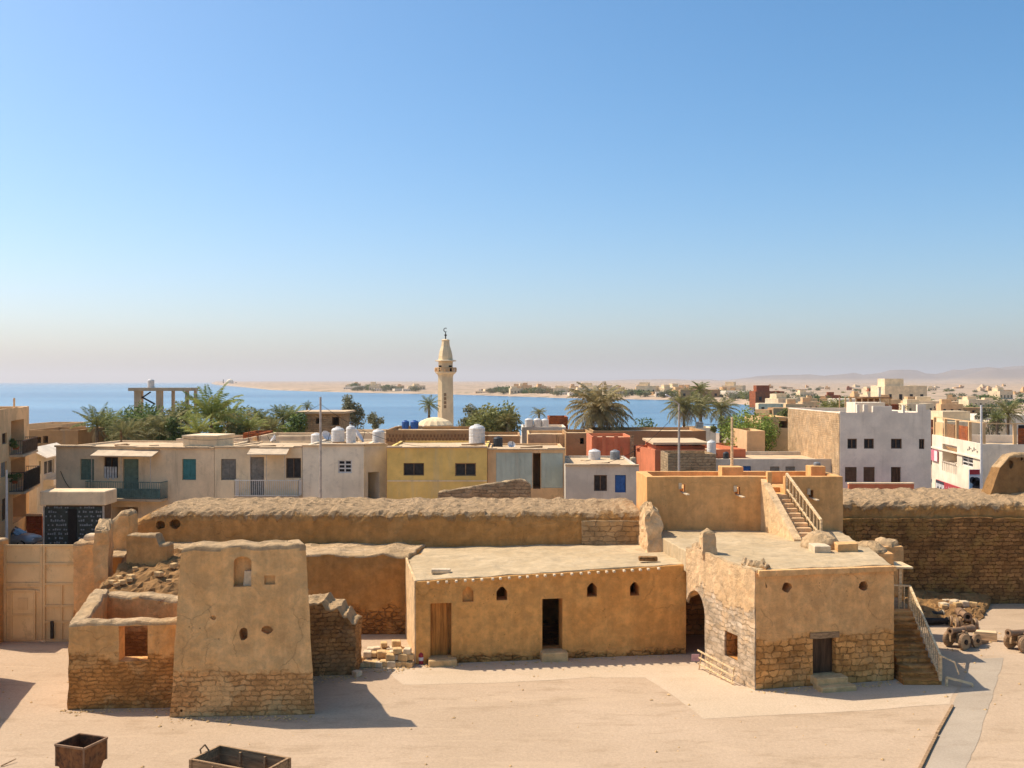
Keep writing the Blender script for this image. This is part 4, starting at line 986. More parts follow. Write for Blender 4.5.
# --- yard objects: ore hopper, timber crate, stick, cannons
def ring_box(bm, outer, inner, z0, z1):
    """open box: outer and inner quads (4 xy each), wall between them"""
    o0 = [bm.verts.new((*p, z0)) for p in outer[0]]; o1 = [bm.verts.new((*p, z1)) for p in outer[1]]
    i1 = [bm.verts.new((*p, z1)) for p in inner[1]]; i0 = [bm.verts.new((*p, z0+.04)) for p in inner[0]]
    for k in range(4):
        j = (k+1) % 4
        bm.faces.new((o0[k], o0[j], o1[j], o1[k])); bm.faces.new((o1[k], o1[j], i1[j], i1[k])); bm.faces.new((i1[k], i1[j], i0[j], i0[k]))
    bm.faces.new(i0); bm.faces.new(o0[::-1])
def rect(w, d): return [(-w,-d),(w,-d),(w,d),(-w,d)]
HP = thing('rusty_hopper', 'rusty open steel ore hopper in the bottom left corner of the courtyard', 'hopper', (-12.95, 30.8, 0), -.33)
b = bmesh.new(); ring_box(b, (rect(.50,.47), rect(.51,.48)), (rect(.48,.45), rect(.49,.46)), .55, 1.2); tub = obj('tub', b, 'rust', HP, world=False)
b = bmesh.new()
for (p, q2) in (((-.53,-.50),(.53,-.50)),((.53,-.50),(.53,.50)),((.53,.50),(-.53,.50)),((-.53,.50),(-.53,-.50))): bar(b, (*p,1.19), (*q2,1.19), .05, .06)
for x in (-.51, .51):
    for y in (-.48, .48): bar(b, (x,y,.56), (x,y,1.17), .04)
obj('rim', b, 'bronze', tub, world=False)
b = bmesh.new(); ring_box(b, (rect(.36,.33), rect(.48,.45)), (rect(.34,.31), rect(.46,.43)), .12, .64); obj('chute', b, 'rust', HP, world=False)
for x in (-.42, .42):
    b = bmesh.new(); bar(b, (x,-.42,.06), (x,.42,.06), .1, .12); obj('skid', b, 'bronze', HP, world=False)
CR = thing('timber_crate', 'open weathered timber crate with iron corner straps, bottom left of courtyard', 'crate', (-7.95, 29.95, 0), -.42)
w2, d2, hh = 1.26, .62, .92
def planks(name, a, c, inward):
    b = bmesh.new(); a, c = Vector(a), Vector(c); n = 4
    for i in range(n):
        bar(b, a+Vector((0,0,.08+hh*(i+.5)/n-.05)), c+Vector((0,0,.08+hh*(i+.5)/n-.05)), .045, hh/n-.018)
    return obj(name, b, 'plank', CR, world=False)
for a, c in (((-w2,-d2,0),(w2,-d2,0)), ((-w2,d2,0),(w2,d2,0)), ((-w2,-d2+.03,0),(-w2,d2-.03,0)), ((w2,-d2+.03,0),(w2,d2-.03,0))): planks('side_panel', a, c, 1)
b = bmesh.new(); box(b, -w2+.03, w2-.03, -d2+.03, d2-.03, .06, .10); obj('floor_board', b, 'darkwood', CR, world=False)
for x in (-w2-.01, w2+.01):
    for y in (-d2-.01, d2+.01): b = bmesh.new(); bar(b, (x,y,0), (x,y,hh+.07), .09); obj('corner_post', b, 'plank', CR, world=False)
for x in (-.45, .45):
    b = bmesh.new(); bar(b, (x,d2-.06,.08), (x,d2-.06,hh+.0), .06); obj('batten', b, 'plank', CR, world=False)
    b = bmesh.new(); bar(b, (x,-d2-.045,.08), (x,-d2-.045,hh), .05); obj('batten', b, 'plank', CR, world=False)
b = bmesh.new()
for (p, q2) in (((-w2,-d2),(w2,-d2)),((w2,-d2),(w2,d2)),((w2,d2),(-w2,d2)),((-w2,d2),(-w2,-d2))): bar(b, (*p,hh+.06), (*q2,hh+.06), .07, .035)
obj('top_rim', b, 'plank', CR, world=False)
b = bmesh.new(); pts = [Vector((-w2-.06, -.12, hh-.05)), Vector((-w2-.14, -.1, hh+.16)), Vector((-w2-.10, .06, hh+.26)), Vector((-w2-.02, .16, hh+.05))]
for p, q2 in zip(pts, pts[1:]): tube(b, p, q2, .025, n=7)
obj('rope_handle', b, 'plank', CR, world=False)
b = bmesh.new(); p = G(1,767); q2 = G(16,762); tube(b, (p.x,p.y,.03), (q2.x,q2.y,.10), .025, .015, 6); tag(obj('stick', b, 'plank', None), 'thin dry stick lying on the sand at the bottom left edge', 'stick')

def wheel(parent, c, r, w, ax, mat='cartwood'):
    """solid truck wheel, axle along ax"""
    m = Matrix.Translation(Vector(c)) @ Vector(ax).to_track_quat('Z', 'Y').to_matrix().to_4x4()
    b = bmesh.new(); lathe(b, [(r*.97,-w/2),(r,-w/2+.02),(r,w/2-.02),(r*.97,w/2)], 20, (0,0,0), 0, m); o = obj('wheel', b, mat, parent, world=False)
    b = bmesh.new(); lathe(b, [(r*.32,-w/2-.05),(r*.26,w/2+.05)], 12, (0,0,0), 0, m); obj('hub', b, 'iron', o, world=False)
    b = bmesh.new(); lathe(b, [(r*1.02,-w*.3),(r*1.03,-w*.28),(r*1.03,w*.28),(r*1.02,w*.3)], 20, (0,0,0), 0, m); obj('iron_band', b, 'bronze', o, world=False)
def cannon(label, loc, rz, L=2.0, r=.17, wr=.42, mat='bronze', tail=1.7, elev=.05):
    t = thing('cannon', label, 'cannon', loc, rz, 'old cannons on carriages')
    m = Matrix.Translation((0,0,wr+.42)) @ Matrix.Rotation(-PI/2+elev, 4, 'Y')      # local: muzzle towards -X
    b = bmesh.new(); pr = [(.05,-.62*L),(r*.5,-.60*L),(r*.45,-.55*L),(r*1.25,-.52*L),(r*1.3,-.47*L),(r*1.15,-.45*L),(r*1.1,-.15*L),(r*1.2,-.14*L),(r*1.2,-.11*L),(r*.98,-.1*L),(r*.82,.36*L),(r*.95,.37*L),(r*1.15,.44*L),(r*1.18,.47*L),(r*.62,.472*L),(r*.55,.2*L)]
    lathe(b, pr, 18, (0,0,0), 0, m); bo = obj('barrel', b, mat, t, world=False)
    b = bmesh.new(); tube(b, (-.1,-r*1.9,wr+.40), (-.1,r*1.9,wr+.40), r*.4, n=10); obj('trunnion', b, mat, bo, world=False)
    for s in (-1, 1):
        b = bmesh.new(); y0 = s*r*1.35
        pts = [(-.55,wr-.08),(-.5,wr+.34),(.12,wr+.36),(.3,wr+.16),(.62,wr+.1),(.8,wr-.08),(tail,.12),(tail,.0),(tail-.3,.02),(.5,wr-.26)]
        prism(b, pts, y0-.05, y0+.05); obj('cheek', b, 'cartwood', t, world=False)
        wheel(t, (-.32, s*(r*1.35+.2), wr), wr, .15, (0,1,0)); wheel(t, (.55, s*(r*1.35+.2), wr*.84), wr*.84, .14, (0,1,0))
    for x, z in ((-.32,wr),(.55,wr*.84)):
        b = bmesh.new(); bar(b, (x,-r*2.6,z), (x,r*2.6,z), .1); obj('axle', b, 'cartwood', t, world=False)
    return t
p = G(961,647); cannon('iron cannon on a four wheeled carriage, muzzle pointing left towards the side stair', (p.x,p.y,0), .55, 1.7, .14, .36)
p = G(970,634); cannon('shorter cannon with dark open muzzle facing the courtyard, behind the left-pointing cannon', (p.x+.1,p.y+.9,0), 1.42, 1.45, .18, .31)
p = G(1021,651); cannon('cannon on a carriage cut off by the right edge of the frame', (p.x+.2,p.y+.2,0), .35, 1.9, .15, .36)
q = random.Random(31)
for i in range(14):
    x, y = q.uniform(-17.2,-13.9), q.uniform(43.7,46.0); stone(x, y, 3.2+1.05*(y-43.4)/4.3-.02, q.uniform(0,3), q.uniform(.5,.9), 'loose stones on the dark bank', 'loose stone lying on the dark bank behind the roofless ruin', 0)
p = G(985,640); b = bmesh.new(); box(b, -.5, .5, -.2, .2, 0, .42); bevel(b, .03); o = obj('wooden_box', b, 'railwood', None); o.location = p; o.rotation_euler = (0,0,-.35); tag(o, 'low pale wooden box on the ground right of the cannons', 'box')
p = G(1014,641); b = bmesh.new(); box(b, -.3, .3, -.25, .25, 0, .45); bevel(b, .03); o = obj('wooden_box', b, 'railwood', None); o.location = p; tag(o, 'pale wooden block left of the cannon at the right edge', 'box')
for i, (px, py, a, lab) in enumerate(((927,618,.12,'dark cannon barrel lying on the ground, nearest the side stair'), (931,625,.02,'dark cannon barrel lying in front of another, pale muzzle end'))):
    p = G(px, py); t = thing('cannon_barrel', lab, 'cannon barrel', (p.x,p.y,.2), a, 'cannon barrels lying on the ground'); m = Matrix.Rotation(PI/2, 4, 'Y')
    b = bmesh.new(); lathe(b, [(.04,-1.0),(.1,-.95),(.2,-.85),(.2,-.4),(.17,-.38),(.14,.7),(.19,.78),(.19,.84),(.1,.842),(.09,.5)], 16, (0,0,0), 0, m); bo = obj('barrel', b, 'iron', t, world=False)
    b = bmesh.new(); lathe(b, [(.198,.80),(.198,.846),(.11,.848)], 16, (0,0,0), 0, m); obj('muzzle_ring', b, 'blockpale', bo, world=False)
# ================================================================== TOWN
HG = 'flat roofed houses behind the rampart'
def mini(name, par, mat, *boxes, bev=0, world=True):
    b = bmesh.new()
    for q in boxes: box(b, *q)
    if bev: bevel(b, bev)
    return obj(name, b, mat, par, world=world)
# row of two storey houses
A = house('beige_house', 'long beige house with green shutters and a green balcony under a pale awning', 'house', (56,77), (214,75), 447, 9, 'beige', parapet=.14,
   openings=[(80,459,94,480,'shutter','green'),(104,457,118,478,'window','darkwood'),(123,459,138.5,497,'door','green'),(182,459,196,480,'shutter','teal'),(112,507,138,530,'hole'),(60,510,74,534,'shutter','grey')], group=HG)
balcony(A, 93, 480, 168, 498, 'greenrail'); awning(A, 99, 449, 160, 456, 'awningcloth', 1.2, ((100,481),(129,481),(158,481)))
x, z = loc_of(A, 180, 446)
mini('roof_room', A, 'beige2', (x, x+2.6, .5, 3.5, z-.3, z+.62), (x-.08, x+2.68, .42, 3.58, z+.62, z+.76), world=False)
xl, zl = loc_of(A, 110, 472); b = bmesh.new()
for i in range(5): box(b, xl-.42+.21*i, xl-.27+.21*i, -.06, -.03, zl-.45-.1*(i % 2), zl+.4)
obj('hung_laundry', b, 'laundry', A, world=False)
x0, z0 = loc_of(A, 61, 471); x1, z1 = loc_of(A, 77, 491); b = bmesh.new()
pv = Vector((x0,-.05,z0))
for i in range(1, 9):
    f = i/8; nv = Vector((x0+(x1-x0)*f, -.05, z0+(z1-z0)*(1-(1-f)**2.2))); tube(b, pv, nv, .025, n=5); pv = nv
obj('wall_cable', b, 'frame', A, world=False)
B = house('patchy_house', 'weathered house with grey shutters and small concrete canopy, right of the beige house', 'house', (214.5,75), (302,75), 448, 9, 'beige2', parapet=.14,
   openings=[(221,459,236,480,'shutter','grey'),(250,457,264,495,'door','grey'),(286,458,301,478,'window','frame')], group=HG)
balcony(B, 238, 479, 302, 495, 'whiteframe', 1.1, False); awning(B, 251, 447, 290, 454, 'awningcloth', 1.2, ((254,479),(270,479),(288,479)))
C_ = house('white_house', 'off white house with one white lattice window, right of the weathered house', 'house', (302.5,75), (364,75), 446, 9, 'white', parapet=.14, openings=[(338,460,352,473,'lattice','whiteframe')], group=HG)
C2 = house('shade_grey_annex', 'narrow annex greyed for shade, with a dark open doorway, left of the yellow house', 'house', (364.4,75.2), (386.5,76.5), 446, 7, 'bluegrey', parapet=.14, openings=[(368,472,379.5,500,'hole')], group=HG)  # right-turned face of the white house; its shade is put into the grey
D_ = house('yellow_house', 'mustard yellow house with two dark windows', 'house', (387,74), (487,74), 448, 9, 'yellow', parapet=.14, openings=[(403.5,463,424,475.5,'window','frame'),(455,463,476,476,'window','plank')], group=HG)
xa, za = loc_of(D_, 387, 480.5); xb, zb = loc_of(D_, 487, 481.5); mini('base_band', D_, 'beige2', (xa+.02, xb, -.03, 0.0, zb, za+.02), world=False)
E_ = house('pale_blue_house', 'low house fronted with pale blue metal panels and a dark gap between them', 'house', (487.5,74.3), (565,74.3), 450, 8, 'tan', parapet=.14, openings=[(496,452.5,532.5,488,'panel','paleblue'),(533,453,540.5,489,'hole'),(541,453,563,488,'panel','paleblue')], group=HG)
F_ = house('whitewashed_house', 'low whitewashed house with a bright blue door and a dark window', 'house', (565.5,72), (639,72), 466, 10, 'bluegrey', parapet=.14, openings=[(594,475,607,491,'window','frame'),(615,475,626,492.5,'door','bluedoor')], group=HG)
solid('rubble_wall', 'low broken mud brick wall leaning in front of the yellow house', 'wall',
   BL([(X_(438,66),66), (X_(531,66),66), (X_(531,66),66.6), (X_(438,66),66.6)], 3.2, lambda u, v: 4.9+.85*min(1, u*1.15)-.5*max(0,u-.92)*9, .3, .06, .1, None, 51, rag=.1), 'brick', (-2,66,3.2))
q = random.Random(17)
for t_ in (A, B, C_, C2, D_, E_, F_):                        # thin roof lip, broken here and there
    L, H = t_info[t_.name][2:4]; bm = bmesh.new(); x = -.02
    while x < L:
        w_ = min(q.uniform(.7, 2.6), L+.02-x); h = q.uniform(.07, .16); o_ = q.uniform(.06, .2)
        box(bm, x, x+w_-.015, -o_, .55, H+.003, H+h); x += w_
    obj('roof_lip', bm, 'roof', t_, world=False)
# far left
L1 = house('tan_apartments', 'tall tan apartment building with recessed planted balconies at the left edge', 'building', (-16,66), (29,80), 411.5, 12, 'tan',
   openings=[(2,433,7,444,'window','frame'),(11,420,24,449,'hole'),(11,458,25,482,'hole'),(1,462,7,477,'shutter','grey'),(13,495,26,520,'hole'),(2,498,8,520,'door','darkwood')], group='buildings at the left edge')
balcony(L1, 9.5, 441, 25.5, 450, 'frame', .9, True); balcony(L1, 9, 473, 26.5, 484, 'iron', 1.0, True)
bz = roof_z(L1)
b = bmesh.new(); xr, _ = loc_of(L1, 20, 412); bar(b, (xr, .4, t_info[L1.name][3]-.05), (xr,.4,t_info[L1.name][3]+.7), .12); obj('roof_post', b, 'tan', L1, world=False)
def pot(par, px, py, Y, s, lab):
    t = bush('balcony_plant', lab, (X_(px,Y),Y,Z_(py,Y)), s*.8, s, s*.7, 'leafdark', 160, .13, int(px*3), 'plant', 'balcony plants', 6, False)
    b = bmesh.new(); lathe(b, [(s*.32,0),(s*.42,s*.4)], 10); obj('pot', b, 'redbrick', t, world=False)
pot(L1, 16, 449.5, 73.4, .55, 'leafy pot plant on the upper balcony of the tan apartments'); pot(L1, 15, 483.5, 72.6, .5, 'leafy pot plant on the lower balcony of the tan apartments')
L2 = house('grey_house', 'narrow pale house with an enclosed upper balcony, beside the tan apartments', 'house', (37,84), (58,90), 452, 8, 'bluegrey', openings=[(44,460,54,474,'window','whiteframe'),(39,461,41,474,'shutter','grey'),(46,489,54,512,'door','darkwood')], group='buildings at the left edge')
x, z = loc_of(L2, 43.5, 486); x2, z2 = loc_of(L2, 56, 476); mini('bay', L2, 'white', (x, x2, -.8, .0, z, z2), world=False)
awning(L2, 28, 447, 57, 452, 'cream', 1.4)
KI = thing('kiosk', 'small kiosk of dark glazed panels with a thick concrete roof, behind the metal gate', 'kiosk', (X_(76,70),70,0))
ky = 70; kx0, kx1 = X_(43,ky), X_(104,ky)
mini('wall', KI, 'frame', (kx0+.15, kx1-.15, ky+.1, ky+1.6, 0, Z_(506,ky)))
mini('roof', KI, 'beige', (kx0-.1, kx1+.2, ky-.3, ky+1.8, Z_(505,ky), Z_(491,ky)), bev=.05)
f = mini('window_frame', KI, 'poleM', *[(kx0+(kx1-kx0)*i/4-.05+.05*(i==0)-.05*(i==4), kx0+(kx1-kx0)*i/4+.05+.05*(i==0)-.05*(i==4), ky-.02, ky+.09, .1, Z_(506,ky)) for i in (0,4)])
b = bmesh.new(); q = random.Random(5); W = kx1-kx0-.2
box(b, kx0+.1, kx1-.1, ky+.02, ky+.06, .3, Z_(507,ky))
for i in range(26):                                       # tiled ornament on the glazing
    for j in range(9):
        if q.random() < .62 and not 11 <= i <= 14: x = kx0+.15+W*(i+.1+.4*(j % 2))/27; z = .9+2.7*(j+.2)/9; box(b, x, x+.10, ky+.0, ky+.019, z, z+q.uniform(.07,.16), None, 1)
obj('pane', b, ['kioskglass', 'tankgrey'], f)
mini('door', KI, 'dark', (kx0+W*.43, kx0+W*.58, ky-.01, ky+.02, .1, Z_(509,ky)))
FW = thing('brick_fence', 'red brick fence behind the parked car at the left edge', 'fence', (X_(15,79),79,0))
mini('wall', FW, 'redbrick', (X_(-40,79), X_(42,79), 79, 79.25, 0, Z_(516,79))); mini('coping', FW, 'beige2', (X_(-40,79), X_(42.5,79), 78.95, 79.3, Z_(516,79), Z_(514,79)))
# parked car
CA = thing('parked_car', 'silver parked car nose to the right, seen over the top of the metal gate', 'car', (X_(8,74.5), 74.5, 0), 0)
def car_body():
    b = bmesh.new(); sec = [(-2.2,.35,.62,.80),(-2.15,.30,.82,.86),(-1.7,.28,.93,.90),(-.6,.28,.98,.90),(.75,.28,.96,.90),(1.5,.28,.86,.88),(2.05,.3,.72,.82),(2.2,.36,.58,.74)]
    prev = None
    for x, z0, z1, w in sec:
        ring = [b.verts.new((x,y,z)) for y, z in ((-w,z0),(-w*1.02,(z0+z1)/2),(-w*.93,z1),(0,z1+.05),(w*.93,z1),(w*1.02,(z0+z1)/2),(w,z0))]
        if prev:
            for i in range(6): b.faces.new((prev[i], ring[i], ring[i+1], prev[i+1]))
            b.faces.new((prev[6], ring[6], ring[0], prev[0]))
        else: b.faces.new(ring)
        prev = ring
    b.faces.new(prev[::-1]); bmesh.ops.recalc_face_normals(b, faces=b.faces[:]); return b
bo = obj('body', car_body(), 'carsilver', CA, world=False, smooth=True)
b = bmesh.new(); prev = None
for x, z, w in ((-1.25,1.36,.64),(-.3,1.47,.62),(.25,1.42,.63)):
    ring = [b.verts.new(v) for v in ((x,-w,z-.0),(x,0,z+.03),(x,w,z))]
    if prev:
        for i in range(2): b.faces.new((prev[i], ring[i], ring[i+1], prev[i+1]))
    prev = ring
obj('roof', b, 'carsilver', CA, world=False, smooth=True)
for nm, (xa, za, wa), (xb, zb, wb_) in (('windscreen', (.25,1.42,.63), (1.05,.95,.80)), ('rear_window', (-1.25,1.36,.64), (-1.75,.93,.80))):
    b = bmesh.new(); r1 = [b.verts.new(v) for v in ((xa,-wa,za),(xa,0,za+.03),(xa,wa,za))]; r2 = [b.verts.new(v) for v in ((xb,-wb_,zb),(xb,0,zb+.03),(xb,wb_,zb))]
    for i in range(2): b.faces.new((r1[i], r2[i], r2[i+1], r1[i+1]))
    obj(nm, b, 'carglass', CA, world=False)
for s in (-1, 1):
    b = bmesh.new(); pr = [(-1.7,.93,.79),(-1.22,1.34,.645),(-.3,1.44,.625),(.25,1.39,.635),(1.0,.93,.79)]
    b.faces.new([b.verts.new((x+.0, s*(w+.012), z-.02)) for x, z, w in pr])
    obj('window', b, 'carglass', CA, world=False)
for x in (-1.4, 1.35):
    for s in (-1, 1):
        w_ = bmesh.new(); m = Matrix.Translation((x, s*.80, .32)) @ Matrix.Rotation(PI/2, 4, 'X'); lathe(w_, [(.28,-.1),(.32,-.08),(.32,.08),(.28,.1)], 18, (0,0,0), 0, m); wo = obj('wheel', w_, 'tyre', CA, world=False)
        w_ = bmesh.new(); lathe(w_, [(.2,-.105),(.2,.105)], 12, (0,0,0), 0, m); obj('rim', w_, 'carsilver', wo, world=False)
for s in (-1, 1):
    b = bmesh.new(); box(b, 2.0, 2.14, s*.62-.14, s*.62+.14, .58, .70); bevel(b, .03); obj('headlight', b, 'signwhite', CA, world=False)
for s in (-1, 1): b = bmesh.new(); bar(b, (.85,s*.86,1.0), (.85,s*1.02,1.02), .1, .12); obj('mirror', b, 'carsilver', CA, world=False)

# middle: red houses, low walls
def simple(name, label, cat, px0, px1, ptop, Y, depth, mat, zb=0.0, rot=0.0, openings=(), group=None, roofmat='roof', parapet=.3, Y1=None):
    return house(name, label, cat, (px0, Y), (px1, Y if Y1 is None else Y1), ptop, depth, mat, roofmat, openings, group, parapet, .18, zb)
LG = 'low buildings in the middle of the town'
simple('tan_wall_house', 'long low mud brick building behind the red houses, below the huge palm', 'building', 593, 706, 431, 104, 9, 'brown', group=LG)
simple('brown_house', 'low brown block with a small dark doorway, left of the long mud brick building', 'building', 566, 592.5, 433, 102, 8, 'brown', openings=[(580,438,584,444,'hole')], group=LG)
R1 = simple('red_house', 'low pinkish red house with pilasters, left of the other red house', 'house', 592, 633, 437, 92, 7, 'red', group=LG)
for px in (593, 602, 614, 630): x, z = loc_of(R1, px, 437); mini('pilaster', R1, 'brick' if px > 620 else 'red', (x, x+.35, -.14, .0, 0, z+.12), world=False)
R2 = house('red_house', 'red house with an overhanging slab roof, sunlit left wall and dark recessed porch', 'house', (632,93), (655,86), 445, 8, 'red', 'roof', [(637,445,640,452,'hole')], LG)
R3 = simple('red_porch', 'dark red porch building joined to the right of the slab roofed red house', 'house', 656, 705, 446, 87.5, 7, 'red', group=LG, openings=[(661,449,700,465,'hole')])
for t_, p0, p1, yy in ((R3, 652, 708, 443),):
    x, z = loc_of(t_, p0, yy); x2, _ = loc_of(t_, p1, yy); mini('roof_slab', t_, 'roof', (x, x2, -.7, 6.5, z-.1, z+.08), world=False)
simple('beige_block_house', 'roofless wall of beige mud brick in front of the red porch', 'wall', 668, 716, 454, 80, 4, 'brick', group=LG)
simple('red_shed', 'small dark red shed right of the red porch, under the lime green tree', 'shed', 718, 744, 446, 96, 5, 'red', group=LG, openings=[(728,449,738,457,'hole')])
PB = simple('blue_grey_house', 'pale blue grey house with two small shuttered windows behind the bastion', 'house', 716, 838, 459, 82, 9, 'bluegrey', group=LG, openings=[(770,466.5,779.5,473,'shutter','grey'),(785.5,466.5,795,473,'shutter','grey'),(743,466,751,473,'shutter','bluedoor')])
simple('tan_back_house', 'stepped tan block behind the lime tree, left end of the tall tan wall', 'building', 761, 789, 417, 99, 7, 'tan', group=LG, openings=[(779,418,788,428,'hole')])
simple('tan_low_house', 'low tan house with plain wall right of the lime green tree', 'building', 747, 765, 431, 92, 6, 'tan', group=LG)
# white building on the right with its sunlit tan side
W = house('white_building', 'tall bluish white building with crenellated roof and brown windows', 'building', (840,80), (931,80), 412.5, 15, 'whiteblue', 'roof',
   [(847.5,438.7,857,448.7,'window','frame'),(864,438.7,874,448.7,'window','frame'),(891,438.7,902,448.7,'window','frame'),(919,439,924.5,449,'window','frame'),(845,467,857,482,'shutter','frame'),(863.5,467,875,482,'shutter','frame'),(891,467,901,485,'door','darkwood')], 'buildings at the right', .3)
H = t_info[W.name][3]; L = t_info[W.name][2]
mini('side_render', W, 'sidewall', (-.05, -.012, .06, 14.95, 0, H-.06), world=False)
for px0, px1, hh in ((857,859.5,.62),(864,868,.62),(873,892,.5),(892,898,.12),(903,905,.55),(917.5,926,.62),(926,931,.2),(840,846,.1)):
    x, _ = loc_of(W, px0, 420); x2, _ = loc_of(W, px1, 420); mini('merlon', W, 'whiteblue', (max(0.01,x), min(L-.01,x2), .003, .3, H-.04, H+hh), world=False)
mini('roof_room', W, 'cream', (2.2, 4.6, 3, 5.2, H-.4, H+.72), world=False)
RF = thing('red_low_wall', 'low pinkish red wall along the foot of the white building', 'wall', (X_(880,77),77,0)); mini('wall', RF, 'red', (X_(849,77), X_(914,77), 77, 77.3, 0, Z_(484,77))); mini('coping', RF, 'beige2', (X_(848.6,77), X_(914.4,77), 76.95, 77.35, Z_(484,77), Z_(482.8,77)))
MB = house('shop_building', 'sunlit cream corner building with shop signs and a roof terrace of posts, at the right', 'building', (932,104), (982,88), 434.5, 12, 'cream', 'roof',
   [(942.5,445,957,464,'hole'),(962,455,973,466.5,'lattice','whiteframe')], 'buildings at the right', .8)
H = t_info[MB.name][3]; L = t_info[MB.name][2]
mini('cornice', MB, 'cream', (-.02, L+.12, -.14, -.005, H-1.35, H-1.2), world=False)
xa, za = loc_of(MB, 943, 461); xb, _ = loc_of(MB, 956.5, 461); b = bmesh.new(); bar(b, (xa,-.06,za), (xb,-.06,za), .08)
for i in range(8): bar(b, (xa+(xb-xa)*i/7,-.06,za-.9), (xa+(xb-xa)*i/7,-.06,za), .04)
obj('railing', b, 'poleM', MB, world=False)
b = bmesh.new(); xm, zm = loc_of(MB, 945, 446); xn, zn = loc_of(MB, 956, 457); vs = [b.verts.new(v) for v in ((xm,.05,zm),(xn,.05,zm),(xn,.12,zn),((xm+xn)/2,.15,zn+.2))]; b.faces.new(vs); bmesh.ops.solidify(b, geom=b.faces[:], thickness=.03); obj('curtain', b, 'tan', MB, world=False)
for i in range(5): mini('terrace_post', MB, 'tan', (L*i/4*.97+.05, L*i/4*.97+.32, .1, .35, H-.3, H+1.75), world=False)
for i in range(4): mini('terrace_post', MB, 'tan', (L-.35, L-.1, 2.6+i*2.8, 2.85+i*2.8, H-.3, H+1.7), world=False)
b = bmesh.new(); box(b, L-.3, L-.12, .1, 11.5, H+1.7, H+1.8); box(b, .05, L-.31, .15, .3, H+1.75, H+1.83); obj('terrace_beam', b, 'tan', MB, world=False)
for i in range(4): mini('reed_screen', MB, 'reed' if i % 2 else 'redbrick', (L-.26, L-.2, 3.0+i*2.1, 4.9+i*2.1, H-.2, H+1.35), world=False)
for i in range(3): mini('reed_screen', MB, ('tan','reed','redbrick')[i], (L*i/4+.5, L*i/4+L*.2, .2, .26, H-.2, H+1.3), world=False)
mini('porch_slab', MB, 'beige2', (L+.01, L+1.6, 1.0, 11.8, H-2.9, H-2.7), world=False)
mini('porch_wall', MB, 'tan', (L+.01, L+.08, 1.4, 11.4, .1, H-2.9), world=False)
def on_facade(t, px, py): P0, P1 = t_info[t.name][:2]; x, z, Y = on_line(P0, P1, px, py); return frame_of(P0, P1), x, z
m, x0, z0 = on_facade(MB, 938.5, 490); _, x1, z1 = on_facade(MB, 970, 483.5)
SG = thing('shop_sign', 'long red shop sign board with dark left end and small white lettering', 'sign', m @ Vector(((x0+x1)/2, -.2, z0)))
def wpart(name, m, par, mat, *bs):
    b = bmesh.new()
    for q in bs: box(b, *q)
    b.transform(m); return obj(name, b, mat, par)
wpart('board', m, SG, 'signred', (x0, x1, -.25, -.12, z0, z0+1.05)); wpart('dark_panel', m, SG, 'signdark', (x0, x0+(x1-x0)*.28, -.27, -.251, z0+.03, z0+1.02))
q = random.Random(2); lt = []; xx = x0+(x1-x0)*.34
while xx < x1-.5:                                           # flowing script too small to read: strokes, dots and uprights
    w = q.uniform(.22,.5); lt += [(xx, xx+w*.9, -.265, -.251, z0+.36, z0+.46)]
    if q.random() < .5: lt.append((xx+w*.7, xx+w*.7+.08, -.264, -.2512, z0+.36, z0+.8))
    if q.random() < .5: lt.append((xx+w*.3, xx+w*.3+.08, -.264, -.2512, z0+.6, z0+.68))
    xx += w
wpart('lettering', m, SG, 'signwhite', *lt)
wpart('lettering', m, SG, 'signwhite', *[(x0+.25+.5*i, x0+.55+.5*i, -.286, -.271, z0+.25+.2*(i % 2), z0+.75) for i in range(6)])
m, x0, z0 = on_facade(MB, 932.3, 460); _, x1, z1 = on_facade(MB, 939, 451)
S2 = thing('wall_sign', 'small square pink and red sign high on the cream shop building', 'sign', m @ Vector(((x0+x1)/2, -.1, z0))); wpart('board', m, S2, 'signpink', (x0, x1, -.16, -.06, z0, z1)); wpart('white_half', m, S2, 'signwhite', (x0+(x1-x0)*.55, x1-.03, -.175, -.161, z0+.03, z1-.03))
m, x0, z0 = on_facade(MB, 967.5, 449.3); _, x1, _z = on_facade(MB, 978.5, 447)
LT = thing('wall_lettering', 'faint grey lettering painted high on the cream shop building', 'lettering', m @ Vector(((x0+x1)/2, -.03, z0)))
wpart('letters', m, LT, 'grey', *[(x0+(x1-x0)*i/7, x0+(x1-x0)*(i+.6)/7, -.03, -.005, z0-.1+.1*(i % 3), z0+.05+.12*((i*2) % 3)) for i in range(7)])
yb = 84; S3 = thing('billboard', 'tall blue poster board with dark shapes and red top strip, beside the shop sign', 'sign', (X_(975,yb), yb, 0))
mini('board', S3, 'signblue', (X_(969.5,yb), X_(980.5,yb), yb, yb+.12, Z_(492,yb)-1, Z_(469.5,yb))); mini('red_strip', S3, 'signred', (X_(969.6,yb), X_(980.4,yb), yb-.02, yb-.001, Z_(474.5,yb), Z_(469.6,yb)))
mini('white_strip', S3, 'signwhite', (X_(969.8,yb), X_(980.2,yb), yb-.02, yb-.0012, Z_(478,yb), Z_(475.5,yb)))
b = bmesh.new()
for i, (u, v, r_) in enumerate(((972.5,480,.26),(976,481.5,.36),(976.5,487,.34),(978,483,.22))):
    lathe(b, [(r_,-.006*i),(r_,.026)], 14, (0,0,0), 0, Matrix.Translation((X_(u,yb), yb-.03, Z_(v,yb))) @ Matrix.Rotation(PI/2, 4, 'X'))
obj('dark_shape', b, 'signdark', S3)
for u in (970, 979): mini('support_post', S3, 'poleM', (X_(u,yb), X_(u+.8,yb), yb+.13, yb+.25, 0, Z_(470,yb)))

